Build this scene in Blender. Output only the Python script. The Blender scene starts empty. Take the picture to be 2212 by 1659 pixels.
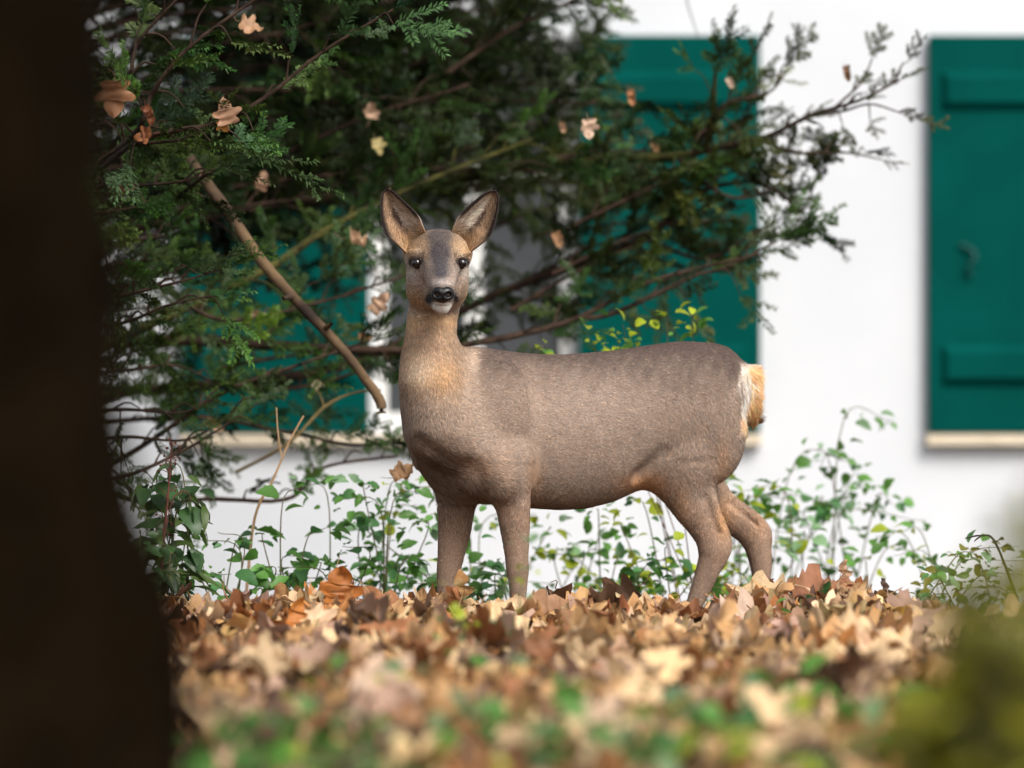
import bpy, math, random
import numpy as np
from mathutils import Matrix, Vector

# ------------------------------------------------------------------ camera, sky, sun, exposure
R = math.radians
scene = bpy.context.scene
coll = scene.collection
IW, IH = 2212.0, 1659.0            # pixel frame used for reading positions off the photograph
LENS, SENSOR = 200.0, 36.0
FPX = LENS / SENSOR * IW
CAM_Z, HORIZON = 0.59, 750.0
PITCH = math.atan((IH / 2 - HORIZON) / FPX)

cam = bpy.data.cameras.new('camera')
cam.lens = LENS; cam.sensor_width = SENSOR
cam.clip_start = 0.1; cam.clip_end = 3000
cam.dof.use_dof = True
cam.dof.focus_distance = 13.42
cam.dof.aperture_fstop = 2.3
cam.dof.aperture_blades = 9
cam_ob = bpy.data.objects.new('camera', cam)
cam_ob.location = (0, 0, CAM_Z)
cam_ob.rotation_euler = (math.pi / 2 - PITCH, 0, 0)
coll.objects.link(cam_ob)
scene.camera = cam_ob

SUN_EL, SUN_AZ = 43.0, 30.0         # degrees; azimuth measured from straight behind the camera towards its right
world = bpy.data.worlds.new('World'); scene.world = world
world.use_nodes = True
wn = world.node_tree.nodes; wl = world.node_tree.links
sky = wn.new('ShaderNodeTexSky'); sky.sky_type = 'NISHITA'; sky.sun_disc = False
sky.sun_elevation = R(SUN_EL); sky.sun_rotation = R(180 - SUN_AZ)
sky.dust_density = 4.0; sky.air_density = 1.0; sky.ozone_density = 1.0
hs = wn.new('ShaderNodeHueSaturation'); hs.inputs['Saturation'].default_value = 0.35   # thin cloud cover: whiter sky
wl.new(sky.outputs[0], hs.inputs['Color'])
wl.new(hs.outputs[0], wn['Background'].inputs[0])
wn['Background'].inputs[1].default_value = 0.15

sun = bpy.data.lights.new('sun', 'SUN'); sun.energy = 1.5; sun.angle = R(25); sun.color = (1.0, 0.95, 0.88)
sun_ob = bpy.data.objects.new('sun', sun); coll.objects.link(sun_ob)
sd = Vector((math.sin(R(SUN_AZ)) * math.cos(R(SUN_EL)), -math.cos(R(SUN_AZ)) * math.cos(R(SUN_EL)), math.sin(R(SUN_EL))))
sun_ob.rotation_euler = sd.to_track_quat('Z', 'Y').to_euler()
sun_ob.location = (6, -6, 12)

vs = scene.view_settings
vs.view_transform = 'Standard'; vs.look = 'None'; vs.exposure = 0.66; vs.gamma = 1.0
vs.use_curve_mapping = False
scene.cycles.use_denoising = True
scene.cycles.max_bounces = 6; scene.cycles.transparent_max_bounces = 6
scene.cycles_curves.shape = 'RIBBONS'

# ------------------------------------------------------------------ helpers
rng = np.random.default_rng(7)
cp, sp_ = math.cos(PITCH), math.sin(PITCH)

def P(u, v, d):
    """world point seen at photo pixel (u, v) whose distance into the scene (world y) is d"""
    x = (u - IW / 2) / FPX; z = -(v - IH / 2) / FPX
    fy = cp + z * sp_; fz = z * cp - sp_
    t = d / fy
    return np.array([x * t, d, CAM_Z + fz * t])

def UV(p):
    """photo pixel of world points p (n,3)"""
    p = np.asarray(p, float); x = p[..., 0]; y = p[..., 1]; z = p[..., 2] - CAM_Z
    f = y * cp - z * sp_; up = y * sp_ + z * cp
    return IW / 2 + x / f * FPX, IH / 2 - up / f * FPX

def sm(a, b, x):
    t = np.clip((x - a) / (b - a), 0, 1)
    return t * t * (3 - 2 * t)

def link(o, parent=None, ploc=None):
    coll.objects.link(o)
    if parent is not None:
        o.parent = parent
        o.matrix_parent_inverse = Matrix.Translation(-Vector(parent['_loc']))
    return o

def mesh(name, V, F, mat=None, col=None, smooth=True):
    me = bpy.data.meshes.new(name)
    V = np.asarray(V, np.float32).reshape(-1, 3)
    if isinstance(F, np.ndarray):
        n, k = F.shape
        me.vertices.add(len(V)); me.vertices.foreach_set('co', V.ravel())
        me.loops.add(n * k); me.loops.foreach_set('vertex_index', F.astype(np.int32).ravel())
        me.polygons.add(n)
        me.polygons.foreach_set('loop_start', np.arange(0, n * k, k, dtype=np.int32))
        me.update(calc_edges=True)
    else:
        me.from_pydata(V.tolist(), [], [list(map(int, f)) for f in F]); me.update()
    me.polygons.foreach_set('use_smooth', np.full(len(me.polygons), smooth))
    if mat is not None: me.materials.append(mat)
    if col is not None:
        a = me.color_attributes.new('col', 'FLOAT_COLOR', 'POINT')
        c = np.ones((len(V), 4), np.float32); c[:, :3] = np.asarray(col, np.float32)
        a.data.foreach_set('color', c.ravel())
    return me

def thing(name, label, cat, loc=(0, 0, 0), group=None):
    o = bpy.data.objects.new(name, None); o.empty_display_size = 0.1
    o.location = tuple(float(c) for c in loc); o['_loc'] = tuple(float(c) for c in loc)
    coll.objects.link(o); tag(o, label, cat, group)
    return o

def tag(o, label=None, cat=None, group=None, kind=None):
    if label: o['label'] = label
    if cat: o['category'] = cat
    if group: o['group'] = group
    if kind: o['kind'] = kind
    return o

def part(name, me, parent, kind=None):
    """mesh whose vertices are world coordinates, parented to a thing (or to a part of one)"""
    o = bpy.data.objects.new(name, me); o['_loc'] = parent['_loc']
    link(o, parent if '_sub' not in parent else parent)
    if '_sub' in parent or parent.type != 'EMPTY':
        o.matrix_parent_inverse = Matrix.Identity(4)
    o['_sub'] = 1
    if kind: o['kind'] = kind
    return o

def solo(name, V, F, mat, loc, label, cat, group=None, col=None, kind=None, smooth=True):
    me = mesh(name, np.asarray(V) - np.asarray(loc), F, mat, col, smooth)
    o = bpy.data.objects.new(name, me); o.location = tuple(float(c) for c in loc)
    coll.objects.link(o); tag(o, label, cat, group, kind)
    return o

# materials -------------------------------------------------------
def nmat(name, rough=0.7, spec=0.3):
    m = bpy.data.materials.new(name); m.use_nodes = True
    b = m.node_tree.nodes['Principled BSDF']
    b.inputs['Roughness'].default_value = rough
    b.inputs['Specular IOR Level'].default_value = spec
    return m, m.node_tree.nodes, m.node_tree.links, b

def noise(n, l, scale, detail=4, coord='Object'):
    tc = n.new('ShaderNodeTexCoord'); t = n.new('ShaderNodeTexNoise')
    t.inputs['Scale'].default_value = scale; t.inputs['Detail'].default_value = detail
    l.new(tc.outputs[coord], t.inputs['Vector'])
    return t

def mat_plain(name, c1, c2=None, scale=8, rough=0.7, spec=0.3, bump=0.0, bscale=40, bdist=0.005):
    m, n, l, b = nmat(name, rough, spec)
    if c2 is None: b.inputs['Base Color'].default_value = (*c1, 1)
    else:
        t = noise(n, l, scale); r = n.new('ShaderNodeValToRGB')
        r.color_ramp.elements[0].color = (*c1, 1); r.color_ramp.elements[1].color = (*c2, 1)
        r.color_ramp.elements[0].position = 0.35; r.color_ramp.elements[1].position = 0.65
        l.new(t.outputs['Fac'], r.inputs[0]); l.new(r.outputs[0], b.inputs['Base Color'])
    if bump:
        t2 = noise(n, l, bscale, 6); bp = n.new('ShaderNodeBump')
        bp.inputs['Strength'].default_value = bump; bp.inputs['Distance'].default_value = bdist
        l.new(t2.outputs['Fac'], bp.inputs['Height']); l.new(bp.outputs[0], b.inputs['Normal'])
    return m

def mat_attr(name, rough=0.6, spec=0.3, trans=0.0, nscale=0, namp=0.25):
    """colour read from the mesh's own colour attribute, with fine mottling"""
    m, n, l, b = nmat(name, rough, spec)
    a = n.new('ShaderNodeAttribute'); a.attribute_name = 'col'
    src = a.outputs['Color']
    if nscale:
        t = noise(n, l, nscale, 5); mr = n.new('ShaderNodeMapRange')
        mr.inputs['To Min'].default_value = 1 - namp * 1.6; mr.inputs['To Max'].default_value = 1 + namp * 1.6
        l.new(t.outputs['Fac'], mr.inputs['Value'])
        mx = n.new('ShaderNodeVectorMath'); mx.operation = 'SCALE'
        l.new(src, mx.inputs[0]); l.new(mr.outputs[0], mx.inputs['Scale']); src = mx.outputs[0]
    l.new(src, b.inputs['Base Color'])
    if trans:
        tr = n.new('ShaderNodeBsdfTranslucent'); l.new(src, tr.inputs['Color'])
        mixs = n.new('ShaderNodeMixShader'); mixs.inputs[0].default_value = trans
        l.new(b.outputs[0], mixs.inputs[1]); l.new(tr.outputs[0], mixs.inputs[2])
        l.new(mixs.outputs[0], n['Material Output'].inputs['Surface'])
    return m

def mat_leaf(name, c, rough=0.6, trans=0.25, spec=0.3, var=0.3, nscale=30):
    """one leaf colour, varied between objects and mottled inside each leaf"""
    m, n, l, b = nmat(name, rough, spec)
    oi = n.new('ShaderNodeObjectInfo'); t = noise(n, l, nscale, 5)
    ad = n.new('ShaderNodeMath'); ad.operation = 'MULTIPLY_ADD'
    ad.inputs[1].default_value = 2 * var; ad.inputs[2].default_value = 1 - var
    l.new(oi.outputs['Random'], ad.inputs[0])
    m2 = n.new('ShaderNodeMath'); m2.operation = 'MULTIPLY_ADD'; m2.inputs[1].default_value = 0.9; m2.inputs[2].default_value = 0.55
    l.new(t.outputs['Fac'], m2.inputs[0])
    m3 = n.new('ShaderNodeMath'); m3.operation = 'MULTIPLY'; l.new(ad.outputs[0], m3.inputs[0]); l.new(m2.outputs[0], m3.inputs[1])
    sc = n.new('ShaderNodeVectorMath'); sc.operation = 'SCALE'; sc.inputs[0].default_value = c
    l.new(m3.outputs[0], sc.inputs['Scale']); l.new(sc.outputs[0], b.inputs['Base Color'])
    if trans:
        tr = n.new('ShaderNodeBsdfTranslucent'); l.new(sc.outputs[0], tr.inputs['Color'])
        mx = n.new('ShaderNodeMixShader'); mx.inputs[0].default_value = trans
        l.new(b.outputs[0], mx.inputs[1]); l.new(tr.outputs[0], mx.inputs[2])
        l.new(mx.outputs[0], n['Material Output'].inputs['Surface'])
    return m

# geometry --------------------------------------------------------
def tube(pts, radii, seg=8, jitter=0.0, r=rng, cap=True):
    """round tapered tube along a polyline -> V, F (quads)"""
    pts = np.asarray(pts, float); n = len(pts)
    radii = np.interp(np.linspace(0, 1, n), np.linspace(0, 1, len(radii)), radii) if len(radii) != n else np.asarray(radii, float)
    T = np.gradient(pts, axis=0); T /= np.linalg.norm(T, axis=1)[:, None] + 1e-12
    ref = np.array([0, 0, 1.0]) if abs(T[0, 2]) < 0.9 else np.array([1.0, 0, 0])
    A = np.cross(T, ref); A /= np.linalg.norm(A, axis=1)[:, None] + 1e-9
    B = np.cross(T, A)
    an = np.linspace(0, 2 * np.pi, seg, endpoint=False)
    rr = radii[:, None] * (1 + jitter * r.standard_normal((n, seg)))
    V = pts[:, None, :] + rr[..., None] * (np.cos(an)[None, :, None] * A[:, None, :] + np.sin(an)[None, :, None] * B[:, None, :])
    i = np.arange(n - 1)[:, None] * seg; j = np.arange(seg)[None, :]; j2 = (j + 1) % seg
    F = np.stack([i + j, i + j2, i + seg + j2, i + seg + j], -1).reshape(-1, 4)
    return V.reshape(-1, 3), F

def smooth_line(pts, n):
    """Catmull-Rom through pts"""
    pts = np.asarray(pts, float)
    if len(pts) == 2: return pts[0] + (pts[1] - pts[0]) * np.linspace(0, 1, n)[:, None]
    p = np.vstack([2 * pts[0] - pts[1], pts, 2 * pts[-1] - pts[-2]])
    t = np.linspace(0, len(pts) - 1 - 1e-9, n); k = t.astype(int); f = (t - k)[:, None]
    a, b, c, d = p[k], p[k + 1], p[k + 2], p[k + 3]
    return 0.5 * (2 * b + (c - a) * f + (2 * a - 5 * b + 4 * c - d) * f**2 + (3 * b - a - 3 * c + d) * f**3)

class Acc:
    def __init__(s): s.V = []; s.F = []; s.C = []; s.n = 0
    def add(s, V, F, c=None):
        V = np.asarray(V, float).reshape(-1, 3)
        s.V.append(V); s.F.append(np.asarray(F) + s.n); s.n += len(V)
        if c is not None: s.C.append(np.broadcast_to(np.asarray(c, float), (len(V), 3)))
    def get(s):
        return np.vstack(s.V), np.vstack(s.F), (np.vstack(s.C) if s.C else None)

BOXF = np.array([[0, 3, 2, 1], [4, 5, 6, 7], [0, 1, 5, 4], [1, 2, 6, 5], [2, 3, 7, 6], [3, 0, 4, 7]])
def box(x0, x1, y0, y1, z0, z1):
    return np.array([[x0, y0, z0], [x1, y0, z0], [x1, y1, z0], [x0, y1, z0], [x0, y0, z1], [x1, y0, z1], [x1, y1, z1], [x0, y1, z1]], float), BOXF

def vnoise(p, seed=0):
    """cheap smooth value noise on (n,2) or (n,3) points, about -1..1"""
    p = np.asarray(p, float); o = np.zeros(p.shape[:-1]); r = np.random.default_rng(seed)
    for k in range(6):
        w = r.standard_normal((p.shape[-1],)) ; w *= (0.7 + 0.35 * k) / np.linalg.norm(w)
        o = o + np.sin(p @ w * 2 * np.pi + r.uniform(0, 6.28)) / 2.4
    return o
# ------------------------------------------------------------------ ground
def ground_z(x, y):
    x = np.asarray(x, float); y = np.asarray(y, float)
    z = -0.085 - 0.52 * sm(13.15, 18.5, y) - 0.03 * sm(13.2, 13.6, y)
    z = z + 0.035 * np.exp(-((x - 0.76) / 0.14) ** 2) * np.exp(-((y - 13.2) / 0.5) ** 2)
    z = z - 0.03 * sm(0.85, 1.2, x) * sm(11, 13, y)
    z = z + 0.012 * vnoise(np.stack([x, y], -1) * 0.9, 3) * (1 - sm(16, 19, y))
    return z

def axis_steps(lo, hi, a, b, fine, coarse):
    return np.unique(np.concatenate([np.geomspace(1, max(a - lo, 2), coarse) * -1 + a + 1, np.arange(a, b, fine), np.geomspace(1, max(hi - b, 2), coarse) + b - 1]))
gx = axis_steps(-300, 300, -3, 3, 0.08, 26); gy = axis_steps(-120, 700, 4, 21, 0.08, 26)
GX, GY = np.meshgrid(gx, gy)
GZ = ground_z(GX, GY)
nx_, ny_ = len(gx), len(gy)
ii = (np.arange(ny_ - 1)[:, None] * nx_ + np.arange(nx_ - 1)[None, :]).ravel()
M_soil = mat_plain('forest_soil', (0.028, 0.018, 0.011), (0.07, 0.047, 0.03), 9, 0.95, 0.1, 0.8, 60, 0.02)
go = bpy.data.objects.new('ground', mesh('ground', np.stack([GX, GY, GZ], -1).reshape(-1, 3), np.stack([ii, ii + 1, ii + 1 + nx_, ii + nx_], -1), M_soil))
coll.objects.link(go); tag(go, 'dark woodland soil under the fallen leaves', None, None, 'structure')

# ------------------------------------------------------------------ house
HY = 20.0
def hx(u): return float(P(u, 800, HY)[0])
def hz(v): return float(P(1106, v, HY)[2])
M_plaster = mat_plain('white_plaster', (0.60, 0.62, 0.65), (0.66, 0.675, 0.70), 1.2, 0.9, 0.15, 0.25, 25, 0.006)
M_green = mat_plain('green_shutter_paint', (0.0002, 0.056, 0.047), (0.0003, 0.066, 0.056), 5, 0.6, 0.02, 0.1, 90, 0.002)
M_frame = mat_plain('white_frame_paint', (0.72, 0.72, 0.70), None, rough=0.5)
M_sill = mat_plain('sandstone_sill', (0.60, 0.51, 0.38), (0.68, 0.59, 0.45), 14, 0.9, 0.1, 0.4, 60, 0.004)
M_iron = mat_plain('dark_green_iron', (0.004, 0.06, 0.05), None, rough=0.5)
M_roof = mat_plain('clay_roof', (0.22, 0.08, 0.05), (0.30, 0.12, 0.07), 6, 0.85)
mg, n_, l_, b_ = nmat('window_glass', 0.08, 0.6); b_.inputs['Base Color'].default_value = (0.06, 0.065, 0.07, 1); M_glass = mg
M_curtain = mat_plain('grey_curtain', (0.30, 0.29, 0.31), (0.42, 0.41, 0.43), 6, 0.95)

WIN = [(805, 1243), (2402, 2840)]                 # window openings, photo pixels
V_TOP, V_BOT = 84, 930
house = thing('house', 'white plastered house with dark green wooden shutters behind the deer', 'house', (0, HY, -0.6))
ac = Acc()
xs = [-9.0] + [hx(u) for w in WIN for u in w] + [9.0]
zt, zb = hz(V_TOP), hz(V_BOT)
ac.add(*box(-9, 9, HY, HY + 0.4, -1.2, zb)); ac.add(*box(-9, 9, HY, HY + 0.4, zt, 3.6))
for a, b in ((xs[0], xs[1]), (xs[2], xs[3]), (xs[4], xs[5])): ac.add(*box(a, b, HY, HY + 0.4, zb, zt))
ac.add(*box(-9, -8.6, HY + 0.4, HY + 8, -1.2, 3.6)); ac.add(*box(8.6, 9, HY + 0.4, HY + 8, -1.2, 3.6)); ac.add(*box(-9, 9, HY + 8, HY + 8.4, -1.2, 3.6))
V, F, _ = ac.get(); part('wall', mesh('house_wall', V, F, M_plaster, smooth=False), house)
rv = np.array([[-9.4, HY - 0.35, 3.45], [9.4, HY - 0.35, 3.45], [9.4, HY + 4.2, 7.2], [-9.4, HY + 4.2, 7.2], [9.4, HY + 8.8, 3.45], [-9.4, HY + 8.8, 3.45]])
rv = np.vstack([rv, rv + [0, 0, 0.18]])
part('roof', mesh('house_roof', rv, [[0, 3, 2, 1], [3, 5, 4, 2], [6, 7, 8, 9], [9, 8, 10, 11], [0, 1, 7, 6], [5, 11, 10, 4], [0, 6, 9, 3], [3, 9, 11, 5], [1, 2, 8, 7], [2, 4, 10, 8]], M_roof, smooth=False), house)
for k, (ua, ub) in enumerate(WIN):
    a, b = hx(ua) + 0.002, hx(ub) - 0.002; z0, z1 = zb + 0.002, zt - 0.002; m = (a + b) / 2
    ac = Acc()
    for bb in ((a, a + .05, z0, z1), (b - .05, b, z0, z1), (a + .05, b - .05, z0, z0 + .06), (a + .05, b - .05, z1 - .05, z1), (m - .03, m + .03, z0 + .06, z1 - .05), (a + .05, m - .03, z0 + .9, z0 + .93), (m + .03, b - .05, z0 + .9, z0 + .93)):
        ac.add(*box(bb[0], bb[1], HY + .06, HY + .12, bb[2], bb[3]))
    V, F, _ = ac.get(); w = part('window', mesh('window_frame', V, F, M_frame, smooth=False), house)
    for (p0, p1) in ((a + .05, m - .03), (m + .03, b - .05)):
        V, F = box(p0, p1, HY + .085, HY + .095, z0 + .06, z1 - .05); part('pane', mesh('pane', V, F, M_glass, smooth=False), w)
    V, F = box(hx((392, 2001)[k]), hx((1644, 3243)[k]), HY - .06, HY - .0005, hz(960), hz(938))
    part('sill', mesh('sill', V, F, M_sill, smooth=False), w)
def bevel_box(x0, x1, y0, y1, z0, z1, c):
    """board with a chamfered front (front is -y)"""
    V = np.array([[x0, y1, z0], [x1, y1, z0], [x1, y1, z1], [x0, y1, z1], [x0, y0 + c, z0], [x1, y0 + c, z0], [x1, y0 + c, z1], [x0, y0 + c, z1],
                  [x0 + c, y0, z0 + c], [x1 - c, y0, z0 + c], [x1 - c, y0, z1 - c], [x0 + c, y0, z1 - c]])
    F = [[0, 3, 2, 1]] + [[i, (i + 1) % 4, 4 + (i + 1) % 4, 4 + i] for i in range(4)] + [[4 + i, 4 + (i + 1) % 4, 8 + (i + 1) % 4, 8 + i] for i in range(4)] + [[8, 9, 10, 11]]
    return V, F
for k, (ua, ub) in enumerate(((395, 797), (1251, 1641), (2004, 2396), (2848, 3240))):
    a, b = hx(ua), hx(ub); z0, z1 = hz(934), hz(78)
    V, F = bevel_box(a, b, HY - .055, HY - .015, z0, z1, .004)
    s = part('shutter', mesh('shutter_board', V, F, M_green, smooth=False), house)
    for v0, v1 in ((156, 236), (746, 830)):
        V, F = bevel_box(a + .045, b - .045, HY - .085, HY - .0545, hz(v1), hz(v0), .022)
        part('batten', mesh('batten', V, F, M_green, smooth=False), s)
    cx, cz = a + .13, hz(560)
    pts = [(cx - .02, HY - .066, cz + .05), (cx + .02, HY - .075, cz + .03), (cx + .03, HY - .08, cz), (cx + .005, HY - .08, cz - .03), (cx + .02, HY - .07, cz - .06)]
    V, F = tube(smooth_line(pts, 14), [.007], 6); part('hook', mesh('shutter_hook', V, F, M_iron), s)

# ------------------------------------------------------------------ dark trunk close to the camera
TY = 5.4
def trunk_mesh(cx_of_z, r_of_z, z0, z1, cy, nz=110, ns=72, ridge=0.02, seed=1):
    zz = np.linspace(z0, z1, nz); an = np.linspace(0, 2 * np.pi, ns, endpoint=False)
    A, Z = np.meshgrid(an, zz)
    q = np.stack([np.cos(A) * 2.2, np.sin(A) * 2.2, Z * 0.9], -1)
    d = ridge * (np.abs(vnoise(q * 1.3, seed)) + 0.5 * vnoise(q * 3.1, seed + 1))
    rr = r_of_z(Z) + d
    V = np.stack([cx_of_z(Z) + rr * np.cos(A), cy + rr * np.sin(A), Z], -1).reshape(-1, 3)
    i = np.arange(nz - 1)[:, None] * ns; j = np.arange(ns)[None, :]; j2 = (j + 1) % ns
    return V, np.stack([i + j, i + j2, i + ns + j2, i + ns + j], -1).reshape(-1, 4)
M_darkbark = mat_plain('shade_darkened_bark', (0.0042, 0.0027, 0.0012), (0.0095, 0.006, 0.0026), 14, 1.0, 0.02, 0.9, 50, 0.02)  # near-black bark colour carries the shade under the crown
EDGE_V = np.array([0, 200, 500, 800, 1100, 1300, 1659, 1900]); EDGE_U = np.array([140, 160, 188, 220, 272, 312, 372, 440])
ez = np.array([P(u, v, TY)[2] for u, v in zip(EDGE_U, EDGE_V)]); ex = np.array([P(u, v, TY)[0] for u, v in zip(EDGE_U, EDGE_V)])
o_ = np.argsort(ez); ez, ex = ez[o_], ex[o_]
def t_r(z): return 0.27 + 0.10 * np.exp(-np.clip(z, 0, None) / 0.22) - 0.012 * np.clip(z - 1, 0, 8)
def t_c(z): return np.interp(z, ez, ex) - t_r(z) - 0.02 * (z > 9)
near_tree = thing('broadleaf_tree', 'blurred dark brown tree trunk beside the leaf covered bank', 'tree', (-0.7, TY, 0))
V, F = trunk_mesh(t_c, t_r, -0.1, 5.0, TY)
part('trunk', mesh('near_trunk', V, F, M_darkbark), near_tree)
M_crown = mat_attr('crown_leaf', 0.55, 0.3, 0.3)
ac = Acc(); lac = Acc()
for k in range(22):
    a = rng.uniform(0, 6.28); L = rng.uniform(1.2, 2.6); z0 = rng.uniform(1.9, 4.9)
    e = np.array([-0.72 + L * math.cos(a), TY + L * math.sin(a), z0 + rng.uniform(.3, 1.3)]); s = np.array([-0.72, TY, z0])
    m_ = (s + e) / 2 + [0, 0, .2]
    V, F = tube(smooth_line([s, m_, e], 10), [.06, .015], 7); lac.add(V, F)
    for q in range(560):
        c = s + (e - s) * rng.uniform(.3, 1.05) + rng.standard_normal(3) * [.38, .38, .28]
        ax = rng.standard_normal((2, 3)); ax[0] /= np.linalg.norm(ax[0]); ax[1] -= ax[0] * (ax[1] @ ax[0]); ax[1] /= np.linalg.norm(ax[1])
        w = rng.uniform(.05, .09)
        ac.add(np.array([c - ax[0] * w, c + ax[1] * w * .6, c + ax[0] * w, c - ax[1] * w * .6]), [[0, 1, 2, 3]], np.array([.07, .075, .02]) * rng.uniform(.6, 1.4))
V, F, _ = lac.get(); part('limbs', mesh('near_limbs', V, F, M_darkbark), near_tree)
V, F, C = ac.get(); part('crown', mesh('near_shade_crown', V, F, M_crown, C), near_tree, 'stuff')  # crown out of view, made dense to keep sky light off the trunk
# ------------------------------------------------------------------ roe deer: one continuous body from a blended distance field
class Field:
    def __init__(s, lo, hi, h):
        s.lo = np.array(lo, float); s.h = h
        s.n = np.ceil((np.array(hi) - s.lo) / h).astype(int) + 1
        s.F = np.full(s.n, 0.5, np.float32)
        s.ax = [(s.lo[i] + h * np.arange(s.n[i])).astype(np.float32) for i in range(3)]
    def box(s, lo, hi):
        a = np.clip(np.floor((np.array(lo) - s.lo) / s.h).astype(int), 0, s.n - 1); b = np.clip(np.ceil((np.array(hi) - s.lo) / s.h).astype(int) + 1, 1, s.n)
        sl = tuple(slice(a[i], b[i]) for i in range(3))
        X = s.ax[0][sl[0]][:, None, None]; Y = s.ax[1][sl[1]][None, :, None]; Z = s.ax[2][sl[2]][None, None, :]
        return sl, X, Y, Z
    def put(s, sl, d, k, sub=False):
        f = s.F[sl]
        if sub: f = -f
        h = np.clip(0.5 + 0.5 * (f - d) / k, 0, 1) if not sub else np.clip(0.5 + 0.5 * (f - d) / k, 0, 1)
        r = f * (1 - h) + d * h - k * h * (1 - h)
        s.F[sl] = -r if sub else r
    def cap(s, p0, p1, r0, r1, k=0.03, sy=1.0, sub=False):
        p0 = np.array(p0); p1 = np.array(p1); m = max(r0, r1) + k + 0.02
        sl, X, Y, Z = s.box(np.minimum(p0, p1) - m, np.maximum(p0, p1) + m)
        d = (p1 - p0) * [1, 1 / sy, 1]; L = float(d @ d)
        ax, ay, az = X - p0[0], (Y - p0[1]) / sy, Z - p0[2]
        t = np.clip((ax * d[0] + ay * d[1] + az * d[2]) / L, 0, 1)
        q = np.sqrt((ax - t * d[0]) ** 2 + (ay - t * d[1]) ** 2 + (az - t * d[2]) ** 2) - (r0 + (r1 - r0) * t)
        s.put(sl, q.astype(np.float32), k, sub)
    def chain(s, pts, d, k=0.03, sy=1.0, kk=0.004):
        """tapered limb through (u, v, radius[, depth]) joints, evaluated as one shape before it is blended in"""
        W = [P(p[0], p[1], p[3] if len(p) > 3 else d) for p in pts]; rr = [p[2] for p in pts]
        # resample smoothly so the limb bends without bulges
        W = smooth_line(W, len(pts) * 4); rr = np.interp(np.linspace(0, 1, len(W)), np.linspace(0, 1, len(pts)), rr)
        m = max(rr) + k + 0.02
        sl, X, Y, Z = s.box(W.min(0) - m, W.max(0) + m); q = None
        for p0, p1, r0, r1 in zip(W[:-1], W[1:], rr[:-1], rr[1:]):
            e = (p1 - p0) * [1, 1 / sy, 1]; L = float(e @ e) + 1e-9
            ax, ay, az = X - p0[0], (Y - p0[1]) / sy, Z - p0[2]
            t = np.clip((ax * e[0] + ay * e[1] + az * e[2]) / L, 0, 1)
            w = np.sqrt((ax - t * e[0]) ** 2 + (ay - t * e[1]) ** 2 + (az - t * e[2]) ** 2) - (r0 + (r1 - r0) * t)
            q = w if q is None else np.minimum(q, w)
        s.put(sl, q.astype(np.float32), k)
    def ell(s, c, r, k=0.03, rot=0.0, sub=False, yaw=0.0):
        c = np.array(c); r = np.array(r); m = max(r) + k + 0.02
        sl, X, Y, Z = s.box(c - m, c + m)
        x, y, z = X - c[0], Y - c[1], Z - c[2]
        if yaw: ca, sa = math.cos(yaw), math.sin(yaw); x, y = ca * x + sa * y, -sa * x + ca * y
        if rot: ca, sa = math.cos(rot), math.sin(rot); x, z = ca * x + sa * z, -sa * x + ca * z
        k0 = np.sqrt((x / r[0]) ** 2 + (y / r[1]) ** 2 + (z / r[2]) ** 2); k1 = np.sqrt((x / r[0] ** 2) ** 2 + (y / r[1] ** 2) ** 2 + (z / r[2] ** 2) ** 2) + 1e-6
        s.put(sl, (k0 * (k0 - 1) / k1).astype(np.float32), k, sub)
    def loft(s, axis, st, k=0.03, e=2.2):
        """stations along axis 0 (x) or 2 (z): (pos, lo, hi, half depth, depth centre)"""
        st = np.array(sorted(st)); o = 2 if axis == 0 else 0
        lo = np.zeros(3); hi = np.zeros(3)
        lo[axis] = st[0, 0] - .08; hi[axis] = st[-1, 0] + .08; lo[o] = st[:, 1].min() - .08; hi[o] = st[:, 2].max() + .08
        lo[1] = (st[:, 4] - st[:, 3]).min() - .08; hi[1] = (st[:, 4] + st[:, 3]).max() + .08
        sl, X, Y, Z = s.box(lo, hi)
        A = X if axis == 0 else Z; O = Z if axis == 0 else X
        a = A.ravel(); n = len(a)
        ft = np.linspace(st[0, 0], st[-1, 0], 200); ker = np.hanning(15); ker /= ker.sum()
        def cur(j):
            y = np.interp(ft, st[:, 0], st[:, j]); y = np.convolve(np.pad(y, 7, mode='edge'), ker, 'valid')
            return np.interp(a, ft, y).reshape(A.shape)
        l, h, w, c = cur(1), cur(2), cur(3), cur(4)
        hr = np.maximum((h - l) / 2, .004); w = np.maximum(w, .004); m = (h + l) / 2
        q = (np.abs((O - m) / hr) ** e + np.abs((Y - c) / w) ** e) ** (1 / e)
        d = (q - 1) * np.minimum(hr, w) * 0.9
        out = np.maximum(st[0, 0] - A, A - st[-1, 0])
        d = np.maximum(d, out)
        s.put(sl, d.astype(np.float32), k)
    def grad(s, p):
        g = (p - s.lo) / s.h
        i = np.clip(np.floor(g).astype(int), 1, s.n - 3); f = g - i
        def samp(di):
            j = i + di; r = 0
            for a in (0, 1):
                for b in (0, 1):
                    for c in (0, 1):
                        w = (f[:, 0] if a else 1 - f[:, 0]) * (f[:, 1] if b else 1 - f[:, 1]) * (f[:, 2] if c else 1 - f[:, 2])
                        r = r + w * s.F[j[:, 0] + a, j[:, 1] + b, j[:, 2] + c]
            return r
        G = np.stack([samp(np.array(e)) - samp(-np.array(e)) for e in ((1, 0, 0), (0, 1, 0), (0, 0, 1))], -1) / (2 * s.h)
        return samp(np.array((0, 0, 0))), G
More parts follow.
